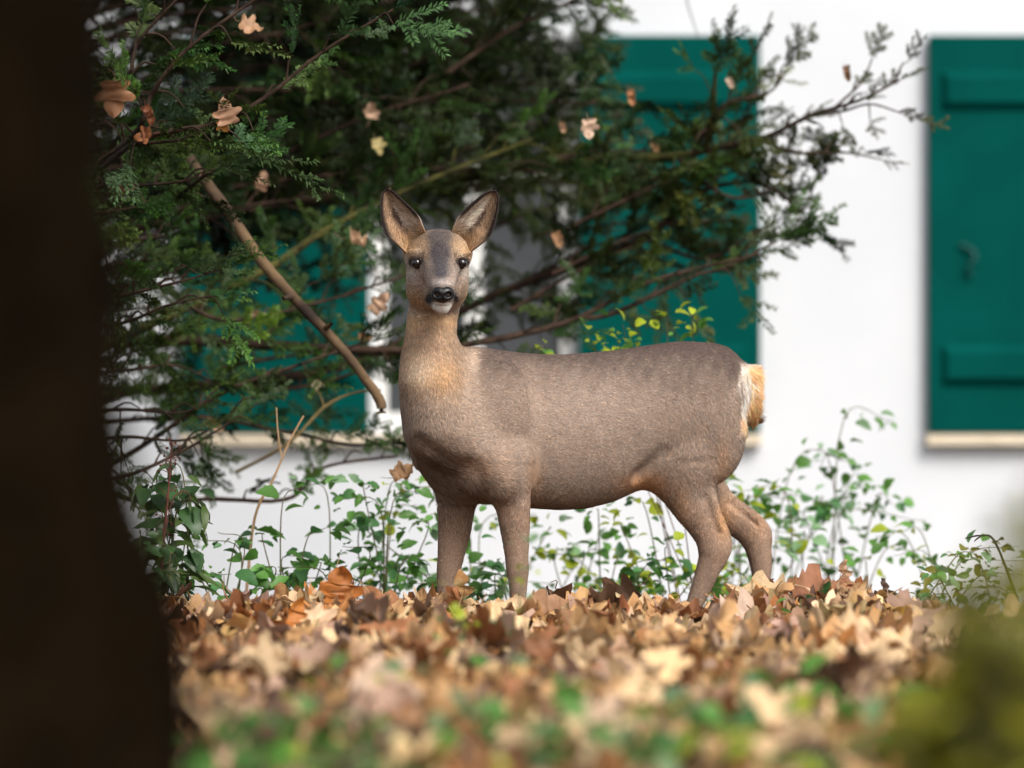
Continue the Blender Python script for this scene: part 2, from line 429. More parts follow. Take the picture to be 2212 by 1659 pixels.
    def nets(s):
        F = s.F; S = F < 0; n = s.n
        cnt = np.zeros(n - 1, np.uint8)
        for a in (0, 1):
            for b in (0, 1):
                for c in (0, 1): cnt += S[a:n[0] - 1 + a, b:n[1] - 1 + b, c:n[2] - 1 + c]
        act = np.argwhere((cnt > 0) & (cnt < 8))
        idx = np.full(n - 1, -1, np.int32); idx[tuple(act.T)] = np.arange(len(act))
        pos = np.zeros((len(act), 3)); num = np.zeros(len(act))
        cor = [(a, b, c) for a in (0, 1) for b in (0, 1) for c in (0, 1)]
        for ca in cor:
            for ax in range(3):
                if ca[ax]: continue
                cb = list(ca); cb[ax] = 1
                fa = F[act[:, 0] + ca[0], act[:, 1] + ca[1], act[:, 2] + ca[2]]; fb = F[act[:, 0] + cb[0], act[:, 1] + cb[1], act[:, 2] + cb[2]]
                mk = (fa < 0) != (fb < 0); t = np.where(mk, fa / np.where(mk, fa - fb, 1), 0)
                q = np.array(ca)[None, :] + np.zeros((len(act), 1)); q[:, ax] = t
                pos += q * mk[:, None]; num += mk
        V = s.lo + (act + pos / num[:, None]) * s.h
        Q = []
        for ax in range(3):
            b, c = (ax + 1) % 3, (ax + 2) % 3
            sa = [slice(None)] * 3; sb = [slice(None)] * 3; sa[ax] = slice(0, n[ax] - 1); sb[ax] = slice(1, n[ax])
            S0, S1 = S[tuple(sa)], S[tuple(sb)]
            e = np.argwhere(S0 != S1); e = e[(e[:, b] > 0) & (e[:, c] > 0) & (e[:, b] < n[b] - 1) & (e[:, c] < n[c] - 1)]
            ins = S0[tuple(e.T)]
            def at(db, dc):
                q = e.copy(); q[:, b] += db; q[:, c] += dc
                return idx[tuple(q.T)]
            q = np.stack([at(-1, -1), at(0, -1), at(0, 0), at(-1, 0)], -1)
            q[~ins] = q[~ins][:, ::-1]
            Q.append(q)
        Q = np.vstack(Q); Q = Q[(Q >= 0).all(1)]
        for _ in range(3):
            f, g = s.grad(V); V = V - np.clip(f / ((g ** 2).sum(1) + 1e-6), -s.h, s.h)[:, None] * g * 0.8
        f, g = s.grad(V)
        return V, Q, g / (np.linalg.norm(g, axis=1)[:, None] + 1e-9)

PXM = FPX / 13.6                                     # photo pixels per metre at the deer
def yc(u): return 13.56 + (u - 1040) / PXM * 0.45     # the body is turned a little, chest towards the camera
def Q3(u, v, d): return P(u, v, d)
fld = Field(P(800, 400, 13.6) * [1, 0, 1] + [0, 13.12, 0] - [0, 0, 1.13], P(1720, 395, 13.6) * [1, 0, 1] + [0, 14.12, 0], 0.0038)
# trunk, from chest to rump
TR = [(905, 840, 985, .03), (930, 800, 1025, .065), (960, 765, 1060, .085), (986, 750, 1076, .098), (1038, 750, 1086, .112), (1086, 758, 1090, .120), (1146, 765, 1097, .126),
      (1206, 767, 1101, .130), (1266, 763, 1098, .132), (1325, 758, 1083, .130), (1385, 749, 1056, .125), (1445, 740, 1030, .120),
      (1485, 738, 1008, .114), (1545, 742, 968, .104), (1573, 750, 945, .092), (1598, 772, 915, .070), (1614, 792, 905, .045), (1622, 815, 880, .02)]
st = []
for u, t, b, w in TR:
    d = yc(u); p = P(u, t, d); q = P(u, b, d); st.append((p[0], q[2], p[2], w, d))
fld.loft(0, st, 0.02, 2.25)
# neck into the chest
NK = [(600, 892, 1000, .05, 13.46), (650, 886, 996, .052, 13.475), (690, 880, 987, .054, 13.48), (722, 876, 985, .06, 13.48), (770, 866, 996, .073, 13.475), (822, 862, 1016, .088, 13.47),
      (886, 866, 1040, .098, 13.475), (942, 872, 1040, .095, 13.49), (994, 892, 1030, .075, 13.53), (1030, 918, 1025, .06, 13.55), (1062, 946, 1020, .045, 13.57)]
st = []
for v, a, b, w, d in NK:
    p = P(a, v, d); q = P(b, v, d); st.append((p[2], p[0], q[0], w, d))
fld.loft(2, st, 0.03, 2.1)
# shoulder, upper arm, forelegs
fld.ell(P(1056, 905, 13.475), (.080, .045, .13), .05, rot=-.25)
fld.ell(P(945, 935, 13.43), (.06, .045, .05), .05, rot=.5)
fld.cap(P(985, 950, 13.43), P(1085, 1035, 13.45), .05, .055, .05, .8)
NL = 13.475
fld.chain([(1096, 1000, .062), (1103, 1060, .047), (1109, 1105, .0385), (1113, 1150, .0335), (1116, 1200, .0275), (1118, 1232, .0265), (1119, 1255, .0225), (1119, 1300, .0185), (1119, 1355, .0170), (1114, 1372, .021), (1108, 1388, .021)], NL, .022, .85)
FL = 13.60
fld.chain([(1000, 1000, .060), (990, 1060, .0455), (985, 1105, .0425), (981, 1150, .0385), (974, 1200, .0315), (969, 1232, .0280), (965, 1258, .0235), (961, 1300, .0190), (957, 1355, .0170), (952, 1372, .021), (946, 1388, .021)], FL, .022, .8)
# near hind leg: thigh, stifle, gaskin, hock, cannon
HN = 13.735
fld.ell(P(1500, 920, HN + .01), (.120, .055, .15), .06, rot=.3)
fld.ell(P(1458, 1020, HN - .005), (.060, .042, .070), .05, rot=.6)
fld.chain([(1468, 985, .085), (1474, 1040, .062), (1488, 1085, .047), (1512, 1125, .0375), (1532, 1157, .0365), (1541, 1184, .0380), (1537, 1208, .0320), (1524, 1245, .0270), (1502, 1300, .0205), (1478, 1355, .0170), (1466, 1372, .021), (1455, 1388, .021)], HN, .02, .75)
fld.chain([(1524, 1050, .020), (1545, 1110, .0145), (1563, 1155, .0150), (1569, 1180, .0125), (1556, 1215, .012)], HN + .004, .012)
# far hind leg, a step behind
HF = 13.87
fld.ell(P(1515, 950, HF - .01), (.060, .05, .10), .04, rot=.15)
fld.chain([(1512, 990, .050), (1530, 1050, .040), (1572, 1108, .0365), (1612, 1140, .0370), (1631, 1162, .0365), (1639, 1190, .0310), (1644, 1225, .0255), (1644, 1262, .0195), (1643, 1300, .0165), (1638, 1355, .0165), (1632, 1372, .02), (1625, 1388, .02)], HF, .02, .75)
fld.chain([(1568, 1078, .014), (1620, 1112, .0145), (1650, 1143, .0135), (1655, 1165, .012)], HF, .012)
fld.ell(P(1622, 850, yc(1612)), (.02, .055, .065), .03)                            # rump patch
# modelling of the coat: flank hollow, belly tuck, brisket
fld.ell(P(1392, 985, 13.55), (.045, .03, .06), .05, sub=True)
fld.ell(P(1168, 960, 13.375), (.02, .025, .10), .045, sub=True)
fld.ell(P(990, 1030, 13.395), (.05, .03, .03), .03, rot=.6, sub=True)
fld.ell(P(1010, 790, 13.40), (.013, .03, .05), .03, rot=.1, sub=True)
# grooves: between tendon and shin, along the elbow, in the groin
fld.cap(P(1528, 1075, HN - .026), P(1554, 1150, HN - .016), .0095, .0075, .010, sub=True)
fld.cap(P(1580, 1085, HF - .028), P(1636, 1134, HF - .018), .0085, .0065, .010, sub=True)
fld.cap(P(1385, 1030, HN - .10), P(1440, 985, HN - .10), .012, .012, .03, sub=True)
fld.cap(P(1140, 985, 13.402), P(1148, 1080, 13.425), .012, .012, .025, sub=True)
fld.cap(P(900, 955, 13.385), P(1010, 1045, 13.395), .014, .014, .025, sub=True)
# head, facing the camera
fld.ell(P(945, 563, 13.428), (.0735, .078, .052), .02)
fld.ell(P(945, 606, 13.425), (.0725, .066, .058), .02)
fld.ell(P(943, 634, 13.435), (.067, .05, .040), .02)
fld.ell(P(948, 526, 13.44), (.044, .055, .0325), .03)
fld.cap(P(949, 570, 13.372), P(956, 630, 13.274), .046, .0275, .022)
fld.cap(P(950, 640, 13.375), P(956, 660, 13.292), .034, .0185, .018)
for u in (900.5, 998):
    s_ = 1 if u > 949 else -1
    fld.cap(P(u - s_ * 14, 554, 13.364), P(u + s_ * 10, 548, 13.382), .008, .007, .012)
    fld.cap(P(949 + s_ * 30, 532, 13.45), P(945 + s_ * 54, 545, 13.455), .02, .02, .03)
DV, DF, DN = fld.nets()
keep = None
du, dv = UV(DV)

def fur_colour(p, n, r):
    u, v = UV(p); N = len(p)
    c = np.tile(np.array([.208, .155, .122]), (N, 1))
    def mix(w, col):
        nonlocal c
        w = np.clip(w, 0, 1)[:, None]; c = c * (1 - w) + np.array(col) * w
    def g(a, b, su, sv): return np.exp(-((u - a) / su) ** 2 - ((v - b) / sv) ** 2)
    jag = 12 * vnoise(p * 14, 11) + 6 * r.standard_normal(N)
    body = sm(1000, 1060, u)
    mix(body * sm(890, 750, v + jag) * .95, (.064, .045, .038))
    mix(g(1240, 890, 170, 70) * .5, (.28, .215, .175)); mix(g(1000, 880, 60, 90) * .5, (.29, .215, .16)); mix(g(1520, 1010, 60, 50) * .4, (.255, .18, .135))
    mix(sm(1040, 960, u) * sm(640, 700, v) * sm(900, 800, v + jag) * .75, (.30, .195, .12))
    mix(g(903, 800, 36, 34) * .9, (.50, .37, .265)); mix(g(955, 812, 30, 32) * .55, (.42, .245, .115)); mix(g(1022, 782, 10, 26) * .6, (.36, .27, .2))
    mix(g(893, 692, 16, 24) * .85, (.52, .34, .20)); mix(g(950, 690, 40, 10) * .45, (.40, .24, .12)); mix(g(975, 690, 12, 20) * .5, (.45, .28, .15))
    mix(sm(1055, 1110, v) * .55, (.225, .138, .09)); mix(sm(1200, 1290, v) * .5, (.20, .145, .11))
    mix(g(1385, 1046, 46, 22) * .8, (.42, .21, .10)); mix(g(1152, 1035, 16, 50) * .5, (.36, .21, .12)); mix(g(1415, 1060, 30, 30) * .5, (.36, .21, .12))
    mix(g(1085, 1010, 26, 60) * .25, (.33, .2, .12)); mix(g(1140, 870, 60, 90) * .2, (.29, .205, .145))
    mix(g(935, 1000, 38, 30) * .8, (.075, .048, .033)); mix(g(905, 955, 18, 30) * .6, (.11, .072, .05)); mix(g(1010, 1050, 34, 18) * .55, (.10, .062, .042)); mix(g(1030, 1010, 26, 22) * .4, (.36, .21, .12))  # chest fold and brisket painted dark where they lie in shade
    mix(g(1562, 1120, 16, 40) * .8, (.40, .22, .105)); mix(g(1470, 1090, 18, 50) * .5, (.34, .2, .11)); mix(np.exp(-((u - 1527 - (v - 1075) * .35) / 7) ** 2) * sm(1055, 1080, v) * sm(1165, 1140, v) * .6, (.09, .058, .042)); mix(g(1505, 1150, 12, 50) * .35, (.13, .09, .065)); mix(g(1532, 1230, 9, 50) * .4, (.12, .085, .065)); mix(g(1612, 1140, 14, 40) * .45, (.14, .09, .065)); mix(g(1640, 1130, 20, 30) * .5, (.36, .21, .12)); mix(g(1585, 1080, 22, 50) * .45, (.33, .2, .12))  # includes a narrow dark line painted as shade in the tendon groove
    mix(g(1560, 1000, 14, 50) * .5, (.36, .21, .12))
    rump = sm(1596, 1606, u + jag * .4) * sm(775, 800, v) * sm(945, 915, v)
    mix(rump, (.66, .56, .48)); mix(rump * sm(1609, 1620, u + jag * .5), (.54, .30, .14)); mix(sm(890, 905, v) * rump * .8, (.55, .27, .11))
    # head
    H = sm(684, 668, v) * sm(13.50, 13.46, p[:, 1]) * sm(860, 875, u) * sm(1030, 1015, u)
    mix(H, (.245, .188, .152))
    mix(H * g(895, 645, 30, 22) * .8, (.34, .215, .125)); mix(H * g(1000, 640, 16, 26) * .6, (.33, .215, .13))
    mix(H * g(887, 540, 22, 22) * .95, (.34, .215, .115)); mix(H * g(1010, 545, 20, 22) * .95, (.34, .215, .115))
    mix(H * g(915, 525, 16, 20) * .9, (.34, .215, .115)); mix(H * g(983, 527, 16, 20) * .9, (.34, .215, .115))
    mix(H * g(920, 552, 9, 18) * .6, (.40, .26, .14)); mix(H * g(984, 552, 9, 18) * .6, (.40, .26, .14))
    mix(H * np.minimum(1, 1.5 * g(950, 514, 30, 26)), (.075, .060, .053)); mix(H * np.minimum(1, 1.6 * g(951, 552, 24, 30)), (.043, .036, .036)); mix(H * np.minimum(1, 1.4 * g(952, 587, 19, 20)), (.046, .041, .044))
    mix(H * g(893, 592, 16, 10) * .7, (.40, .34, .30)); mix(H * g(1002, 592, 12, 10) * .6, (.38, .33, .29))
    mix(H * g(954, 612, 22, 6) * .8, (.26, .23, .22))
    # dark skin round eyes and the dark lid line
    for eu, s_ in ((900.5, -1), (998, 1)):
        e = np.sqrt(((u - eu) / 1.12) ** 2 + (v - 568) ** 2)
        mix(H * sm(15, 12, e), (.03, .022, .02)); mix(H * g(eu - s_ * 15, 556, 3.5, 9) * .9, (.03, .022, .02)); mix(H * g(eu - s_ * 17, 572, 3, 8) * .6, (.06, .05, .045))
    # muzzle
    front = sm(13.41, 13.37, p[:, 1])
    mix(H * front * g(957, 640, 28, 20) ** .5 * sm(655, 648, v) * sm(612, 620, v) * sm(34, 24, np.abs(u - 955)), (.016, .013, .014))
    f2 = H * sm(13.45, 13.42, p[:, 1]); mix(f2 * np.minimum(1, 1.9 * g(929, 644, 8, 8)), (.012, .010, .011)); mix(f2 * np.minimum(1, 1.9 * g(983, 643, 6, 8)), (.012, .010, .011))
    wch = sm(648, 655, v + 0.012 * (u - 956) ** 2 * -1) * sm(25, 19, np.abs(u - 956)) * sm(682, 677, v) * front
    mix(H * wch, (.80, .76, .70))
    mix(H * front * np.exp(-((v - 659) / 1.6) ** 2) * sm(20, 14, np.abs(u - 956)) * .75, (.05, .04, .035))
    mix(sm(1368, 1378, v), (.02, .016, .014))
    bare = H * front * np.exp(-((u - 957) / 26) ** 4 - ((v - 635) / 17) ** 4)
    bare = np.maximum(bare, H * np.maximum(sm(14, 11, np.hypot(u - 900.5, v - 568)), sm(14, 11, np.hypot(u - 998, v - 568))))
    return np.clip(c, .008, .85), bare

def fur_dir_len(p, n):
    u, v = UV(p); N = len(p)
    D = np.tile(np.array([1., .45, -.35]), (N, 1)); L = np.full(N, .0088)
    def mix(w, d, l):
        nonlocal D, L
        w = np.clip(w, 0, 1); D = D * (1 - w[:, None]) + np.array(d) * w[:, None]; L = L * (1 - w) + l * w
    mix(sm(1050, 960, u) * sm(980, 900, v), (.15, .1, -1), .011)
    mix(sm(1380, 1480, u) * sm(820, 900, v), (.5, .25, -1), .011)
    mix(sm(1040, 1080, v), (.15, 0, -1), .010); mix(sm(1120, 1180, v), (.05, 0, -1), .007)
    bris = np.exp(-((u - 975) / 70) ** 2 - ((v - 1040) / 45) ** 2)
    mix(bris, (.55, -.2, -.85), .036)
    rump = sm(1600, 1612, u) * sm(775, 800, v) * sm(945, 915, v)
    mix(rump, (.55, .1, -.8), .030)
    H = sm(684, 664, v) * sm(13.50, 13.46, p[:, 1])
    nose = P(957, 628, 13.25)
    dd = p - nose; dd /= np.linalg.norm(dd, axis=1)[:, None] + 1e-9
    D = D * (1 - H[:, None]) + dd * H[:, None]; L = L * (1 - H) + .0085 * H
    mz = sm(13.34, 13.30, p[:, 1]) * H
    L = L * (1 - mz) + .0055 * mz
    return D, L

M_skin = mat_attr('deer_hide', 0.8, 0.15)
def mat_fur():
    m, n, l, b = nmat('deer_fur', 0.65, 0.12)
    a = n.new('ShaderNodeAttribute'); a.attribute_name = 'col'
    s = n.new('ShaderNodeAttribute'); s.attribute_name = 'snorm'
    l.new(a.outputs['Color'], b.inputs['Base Color']); l.new(s.outputs['Vector'], b.inputs['Normal'])
    return m
M_fur = mat_fur()
fr = np.random.default_rng(21)

def ear(points_out, points_in, d0, side):
    """cupped ear leaf between its two edge lines -> front grid V, param s, t"""
    ns, nt = 30, 17
    def res(p):
        p = np.array(p, float); q = smooth_line(p, 120); s = np.r_[0, np.cumsum(np.linalg.norm(np.diff(q, axis=0), axis=1))]; s /= s[-1]
        return np.stack([np.interp(np.linspace(0, 1, ns), s, q[:, i]) for i in (0, 1)], -1)
    A, B = res(points_out), res(points_in)
    V = np.zeros((ns, nt, 3)); S = np.zeros((ns, nt)); T = np.zeros((ns, nt))
    for i in range(ns):
        s = i / (ns - 1)
        for j in range(nt):
            t = -1 + 2 * j / (nt - 1)
            uv = A[i] * (1 - t) / 2 + B[i] * (1 + t) / 2
            cup = .034 * (1 - t * t) * math.sin(math.pi * min(1, s * .8 + .16)) ** .8
            V[i, j] = P(uv[0], uv[1], d0 + cup - .010 * math.sin(math.pi * s) * (abs(t) > .6) * (abs(t) - .6) / .4 + .02 * s + .045 * max(0, 1 - s / .28) ** 1.3)
            S[i, j] = s; T[i, j] = t
    return V, S, T
EAR_L = ear([(884, 552), (868, 536), (855, 523), (838, 508), (829, 486), (825, 465), (824, 442), (827, 422), (834, 409)],
            [(922, 512), (917, 498), (911, 484), (905, 470), (891, 453), (869, 433), (855, 419), (844, 411), (834, 409)], 13.392, -1)
EAR_R = ear([(1006, 553), (1020, 540), (1038, 526), (1056, 510), (1065, 490), (1071, 470), (1075, 450), (1076, 426), (1070, 412)],
            [(974, 512), (978, 496), (986, 478), (994, 466), (1004, 455), (1026, 435), (1042, 422), (1056, 414), (1070, 412)], 13.397, 1)

def ear_colour(s, t):
    """t=-1 outer edge, +1 inner edge"""
    s = np.asarray(s, float); t = np.asarray(t, float); c = np.tile(np.array([.30, .195, .125]), s.shape + (1,))
    def mix(w, col):
        nonlocal c
        w = np.clip(w, 0, 1)[..., None]; c = c * (1 - w) + np.array(col) * w
    mix(sm(.0, .3, t) * sm(.95, .6, s), (.62, .50, .40))
    mix(np.minimum(1, 1.5 * np.exp(-((t + .08) / .30) ** 2 - ((s - .45) / .20) ** 2)), (.06, .036, .027))
    mix(np.exp(-((t - .1) / .3) ** 2 - ((s - .72) / .1) ** 2) * .5, (.14, .09, .065))
    mix(sm(.25, .05, s) * .8, (.44, .27, .14)); mix(np.exp(-((t + .65) / .2) ** 2 - ((s - .2) / .2) ** 2) * .6, (.50, .30, .16))
    mix(sm(.72, .93, np.abs(t)) * sm(.2, .4, s), (.028, .02, .019)); mix(sm(.86, .95, s), (.028, .02, .019))
    return c

deer = thing('roe_deer', 'grey brown roe deer standing side on among fallen leaves, looking at the camera', 'deer', (float(P(1300, 1390, 13.65)[0]), 13.65, float(P(1300, 1390, 13.65)[2])))
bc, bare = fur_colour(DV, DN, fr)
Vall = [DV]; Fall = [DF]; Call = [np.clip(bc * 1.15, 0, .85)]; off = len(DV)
for V3, S, T in (EAR_L, EAR_R):
    ns, nt = S.shape
    f = np.gradient(V3, axis=0); g = np.gradient(V3, axis=1); nn = np.cross(f, g); nn /= np.linalg.norm(nn, axis=-1)[..., None] + 1e-9
    if nn[..., 1].mean() < 0: nn = -nn
    B3 = V3 + nn * (.0045 * (1 - .5 * S[..., None]))
    i = (np.arange(ns - 1)[:, None] * nt + np.arange(nt - 1)[None, :]).ravel()
    q = np.stack([i, i + 1, i + 1 + nt, i + nt], -1); m_ = ns * nt
    edge = list(range(nt)) + [k * nt + nt - 1 for k in range(1, ns)] + [(ns - 1) * nt + k for k in range(nt - 2, -1, -1)] + [k * nt for k in range(ns - 2, 0, -1)]
    rim = np.array([[edge[k], edge[(k + 1) % len(edge)], edge[(k + 1) % len(edge)] + m_, edge[k] + m_] for k in range(len(edge))])
    Vall += [V3.reshape(-1, 3), B3.reshape(-1, 3)]
    cc = ear_colour(S, T).reshape(-1, 3); back = np.tile([.16, .11, .08], (m_, 1)); back = np.where((np.abs(T) > .9).reshape(-1, 1) | (S > .94).reshape(-1, 1), [.03, .02, .02], back)
    Call += [cc, back]; Fall += [q + off, q[:, ::-1] + off + m_, rim + off]; off += 2 * m_
part('body', mesh('deer_body', np.vstack(Vall), np.vstack(Fall), M_skin, np.vstack(Call)), deer)

# eyes and nose
def sphere(nu=28, nv=18):
    a, b = np.meshgrid(np.linspace(0, 2 * np.pi, nu, endpoint=False), np.linspace(.0, np.pi, nv))
    V = np.stack([np.sin(b) * np.cos(a), np.sin(b) * np.sin(a), np.cos(b)], -1).reshape(-1, 3)
    i = np.arange(nv - 1)[:, None] * nu; j = np.arange(nu)[None, :]; j2 = (j + 1) % nu
    return V, np.stack([i + j, i + nu + j, i + nu + j2, i + j2], -1).reshape(-1, 4)
SV, SF = sphere()
M_eye = mat_plain('wet_dark_eye', (.006, .0035, .0025), None, rough=.06, spec=.7)
M_nose = mat_plain('wet_black_nose', (.004, .0035, .004), None, rough=.28, spec=.4, bump=.5, bscale=420, bdist=.001)
M_lid = mat_plain('dark_eyelid', (.022, .016, .014), None, rough=.6)
for u, s_ in ((900.5, -1), (998, 1)):
    near = (np.hypot(du - u, dv - 568) < 5) & (DV[:, 1] < 13.45)
    ey = float(DV[near, 1].min()) + .0052
    c = P(u, 568.5, ey)
    e = part('eye', mesh('eye', SV * [.0122, .0122, .0126] + c, SF, M_eye), deer)
    a = R(28); L0 = SV * .0136; up = L0[:, 2] > -.002
    cz = np.array([[math.cos(-s_ * .18), 0, -math.sin(-s_ * .18)], [0, 1, 0], [math.sin(-s_ * .18), 0, math.cos(-s_ * .18)]])
    for nm, sgn, cut in (('upper_eyelid', 1, .68), ('lower_eyelid', -1, .80)):
        f = SF[(SV[SF][:, :, 2].min(1) > cut)]
        W = L0 * [1.12, 1, sgn]; part(nm, mesh(nm, W @ cz.T + c, f if sgn > 0 else f[:, ::-1], M_lid), e)
NV, NF = sphere(64, 44)
nx = NV * [.0285, .017, .0212]
nx[:, 0] *= 1 - .34 * np.clip(-NV[:, 2], 0, 1) ** 1.2
nx[:, 2] += -.002 * np.exp(-(nx[:, 0] / .006) ** 2) * (NV[:, 2] > .2)
for s_ in (-1, 1):
    g = np.exp(-((nx[:, 0] - s_ * .0135 - s_ * .3 * (nx[:, 2] + .001)) / .0062) ** 2 - ((nx[:, 2] + .001) / .0052) ** 2) * (NV[:, 1] < 0)
    nx[:, 1] += .012 * g
nx[:, 1] += .0025 * np.exp(-(nx[:, 0] / .0022) ** 2) * (NV[:, 1] < 0) * (nx[:, 2] < .004)
part('nose', mesh('nose', nx + P(956.5, 636, 13.258), NF, M_nose), deer)

# fur strands
def strands(p, n, c, D, L, lift, r, nseg=4, jit=.35, rad=.00052):
    N = len(p)
    D = D / (np.linalg.norm(D, axis=1)[:, None] + 1e-9) + r.standard_normal((N, 3)) * jit
    D = D - n * (D * n).sum(1)[:, None]; D /= np.linalg.norm(D, axis=1)[:, None] + 1e-9
    L = L * r.uniform(.6, 1.25, N); t = np.linspace(0, 1, nseg)
    pos = p[:, None, :] - n[:, None, :] * .001 + D[:, None, :] * (L[:, None] * t)[..., None] + n[:, None, :] * (L[:, None] * lift * (t - .45 * t ** 2))[..., None]
    rd = np.tile(rad * np.array([1, .95, .7, .2])[:nseg], (N, 1))
    sn = n + r.standard_normal((N, 3)) * .12
    return pos, rd, c, sn
tri = np.vstack([DF[:, [0, 1, 2]], DF[:, [0, 2, 3]]])
a_, b_2, c_ = DV[tri[:, 0]], DV[tri[:, 1]], DV[tri[:, 2]]
area = np.linalg.norm(np.cross(b_2 - a_, c_ - a_), axis=1) / 2
tu, tv = UV((a_ + b_2 + c_) / 3); 
wgt = area * np.where((tv < 684), 5.0, 1.0) * np.where(DN[tri[:, 0], 1] > .45, .35, 1.0) * (tv < 1330)
NS = 430000
pick = fr.choice(len(tri), NS, p=wgt / wgt.sum()); w1 = fr.random((NS, 2)); fl = w1.sum(1) > 1; w1[fl] = 1 - w1[fl]
sp = a_[pick] + (b_2 - a_)[pick] * w1[:, :1] + (c_ - a_)[pick] * w1[:, 1:]
sn = DN[tri[pick, 0]] * (1 - w1.sum(1))[:, None] + DN[tri[pick, 1]] * w1[:, :1] + DN[tri[pick, 2]] * w1[:, 1:]; sn /= np.linalg.norm(sn, axis=1)[:, None]
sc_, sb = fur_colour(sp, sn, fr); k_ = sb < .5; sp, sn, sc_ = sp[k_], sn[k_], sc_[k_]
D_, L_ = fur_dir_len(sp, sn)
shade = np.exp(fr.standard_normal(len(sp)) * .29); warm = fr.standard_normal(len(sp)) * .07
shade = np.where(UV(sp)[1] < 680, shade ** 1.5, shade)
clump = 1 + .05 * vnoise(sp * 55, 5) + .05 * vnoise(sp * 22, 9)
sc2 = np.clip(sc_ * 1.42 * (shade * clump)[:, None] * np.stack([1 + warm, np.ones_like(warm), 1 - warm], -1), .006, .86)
ST = [strands(sp, sn, sc2, D_, L_, .34, fr)]
for (V3, S, T), side in ((EAR_L, -1), (EAR_R, 1)):
    ns, nt = S.shape; N = 9000
    fi = fr.random(N) * (ns - 1.001); fj = fr.random(N) * (nt - 1.001); i0 = fi.astype(int); j0 = fj.astype(int); a = (fi - i0)[:, None]; b = (fj - j0)[:, None]
    p = V3[i0, j0] * (1 - a) * (1 - b) + V3[i0 + 1, j0] * a * (1 - b) + V3[i0, j0 + 1] * (1 - a) * b + V3[i0 + 1, j0 + 1] * a * b
    du_ = V3[i0 + 1, j0] - V3[i0, j0]; dt_ = V3[i0, j0 + 1] - V3[i0, j0]
    n = np.cross(du_, dt_); n /= np.linalg.norm(n, axis=1)[:, None] + 1e-9; n[n[:, 1] > 0] *= -1
    s = fi / (ns - 1); t = -1 + 2 * fj / (nt - 1)
    du_ /= np.linalg.norm(du_, axis=1)[:, None] + 1e-9; dt_ /= np.linalg.norm(dt_, axis=1)[:, None] + 1e-9
    D = du_ * .55 - dt_ * np.where(t > 0, 1., -.6)[:, None]
    L = np.where(np.abs(t) > .8, .007, .016) * np.where(s > .9, .5, 1)
    c = np.clip(ear_colour(s, t) * np.exp(fr.standard_normal(N) * .42)[:, None], .01, .85)
    ST.append(strands(p, n, c, D, L, .35, fr))
pos = np.vstack([s[0].reshape(-1, 3) for s in ST]); rad = np.concatenate([s[1].ravel() for s in ST])
colr = np.vstack([s[2] for s in ST]); snr = np.vstack([s[3] for s in ST])
hc = bpy.data.hair_curves.new('deer_fur')
hc.add_curves([4] * len(colr))
hc.position_data.foreach_set('vector', pos.astype(np.float32).ravel())
ra = hc.attributes.get('radius') or hc.attributes.new('radius', 'FLOAT', 'POINT')
ra.data.foreach_set('value', rad.astype(np.float32))
ca = hc.attributes.new('col', 'FLOAT_COLOR', 'CURVE'); c4 = np.ones((len(colr), 4), np.float32); c4[:, :3] = colr; ca.data.foreach_set('color', c4.ravel())
sa = hc.attributes.new('snorm', 'FLOAT_VECTOR', 'CURVE'); sa.data.foreach_set('vector', snr.astype(np.float32).ravel())
hc.materials.append(M_fur)
part('fur', hc, deer)
# ------------------------------------------------------------------ leaf shapes
def maple_leaf(r, curl=.6, size=1.0):
    """dry lobed leaf, stalk end at the origin, about 1 long; curled and crumpled"""
    half = np.array([(0, 0), (.10, -.04), (.26, -.05), (.40, .01), (.39, .09), (.31, .17), (.29, .23), (.42, .29), (.55, .37), (.58, .46), (.47, .53), (.33, .53), (.24, .56), (.26, .68), (.20, .80), (.10, .91), (.0, 1.0)]) * [r.uniform(.85, 1.15), 1]
    n = len(half); my = np.clip(half[:, 1] * .92 + .02, 0, 1); my[0] = 0; my[-1] = 1
    my = np.maximum.accumulate(my)
    rows = []
    for k in range(n):
        x, y = half[k]; m = np.array([0, my[k]])
        rows.append([np.array([-x, y]), np.array([-x * .5, (y + m[1]) / 2]), m, np.array([x * .5, (y + m[1]) / 2]), np.array([x, y])])
    p = np.array(rows).reshape(-1, 2)
    V = np.zeros((len(p), 3)); V[:, :2] = p
    k1 = curl * r.uniform(.5, 2.2); k2 = curl * r.uniform(-.6, 1.8); tw = r.uniform(-.8, .8)
    a = V[:, 0] * (k1 + .01); x = np.sin(a) / (k1 + .01); z = (1 - np.cos(a)) / (k1 + .01)
    b = (V[:, 1] - .5) * (k2 + .013); y = .5 + (np.sin(b) + z * 0) / (k2 + .013); z = z + (1 - np.cos(b)) / (k2 + .013)
    z = z + .030 * (curl + .3) * r.standard_normal(len(z)) + .07 * np.sin(V[:, 0] * 8 + r.uniform(0, 6)) * np.sin(V[:, 1] * 7 + r.uniform(0, 6)) + .05 * np.abs(V[:, 0]) * np.sin(9 * V[:, 1] + r.uniform(0, 6))
    ca = np.cos(tw * (y - .5)); sa = np.sin(tw * (y - .5)); x, z = ca * x - sa * z, sa * x + ca * z
    V = np.stack([x, y - .5, z - z.mean()], -1) * size
    i = (np.arange(n - 1)[:, None] * 5 + np.arange(4)[None, :]).ravel()
    F = np.stack([i, i + 1, i + 6, i + 5], -1)
    return V, F

def stalk(r, L=.45):
    p = [(0, -.5, 0), (r.uniform(-.1, .1), -.5 - L * .5, r.uniform(-.05, .1)), (r.uniform(-.2, .2), -.5 - L, r.uniform(-.1, .2))]
    return tube(smooth_line(p, 4), [.014, .009], 3)

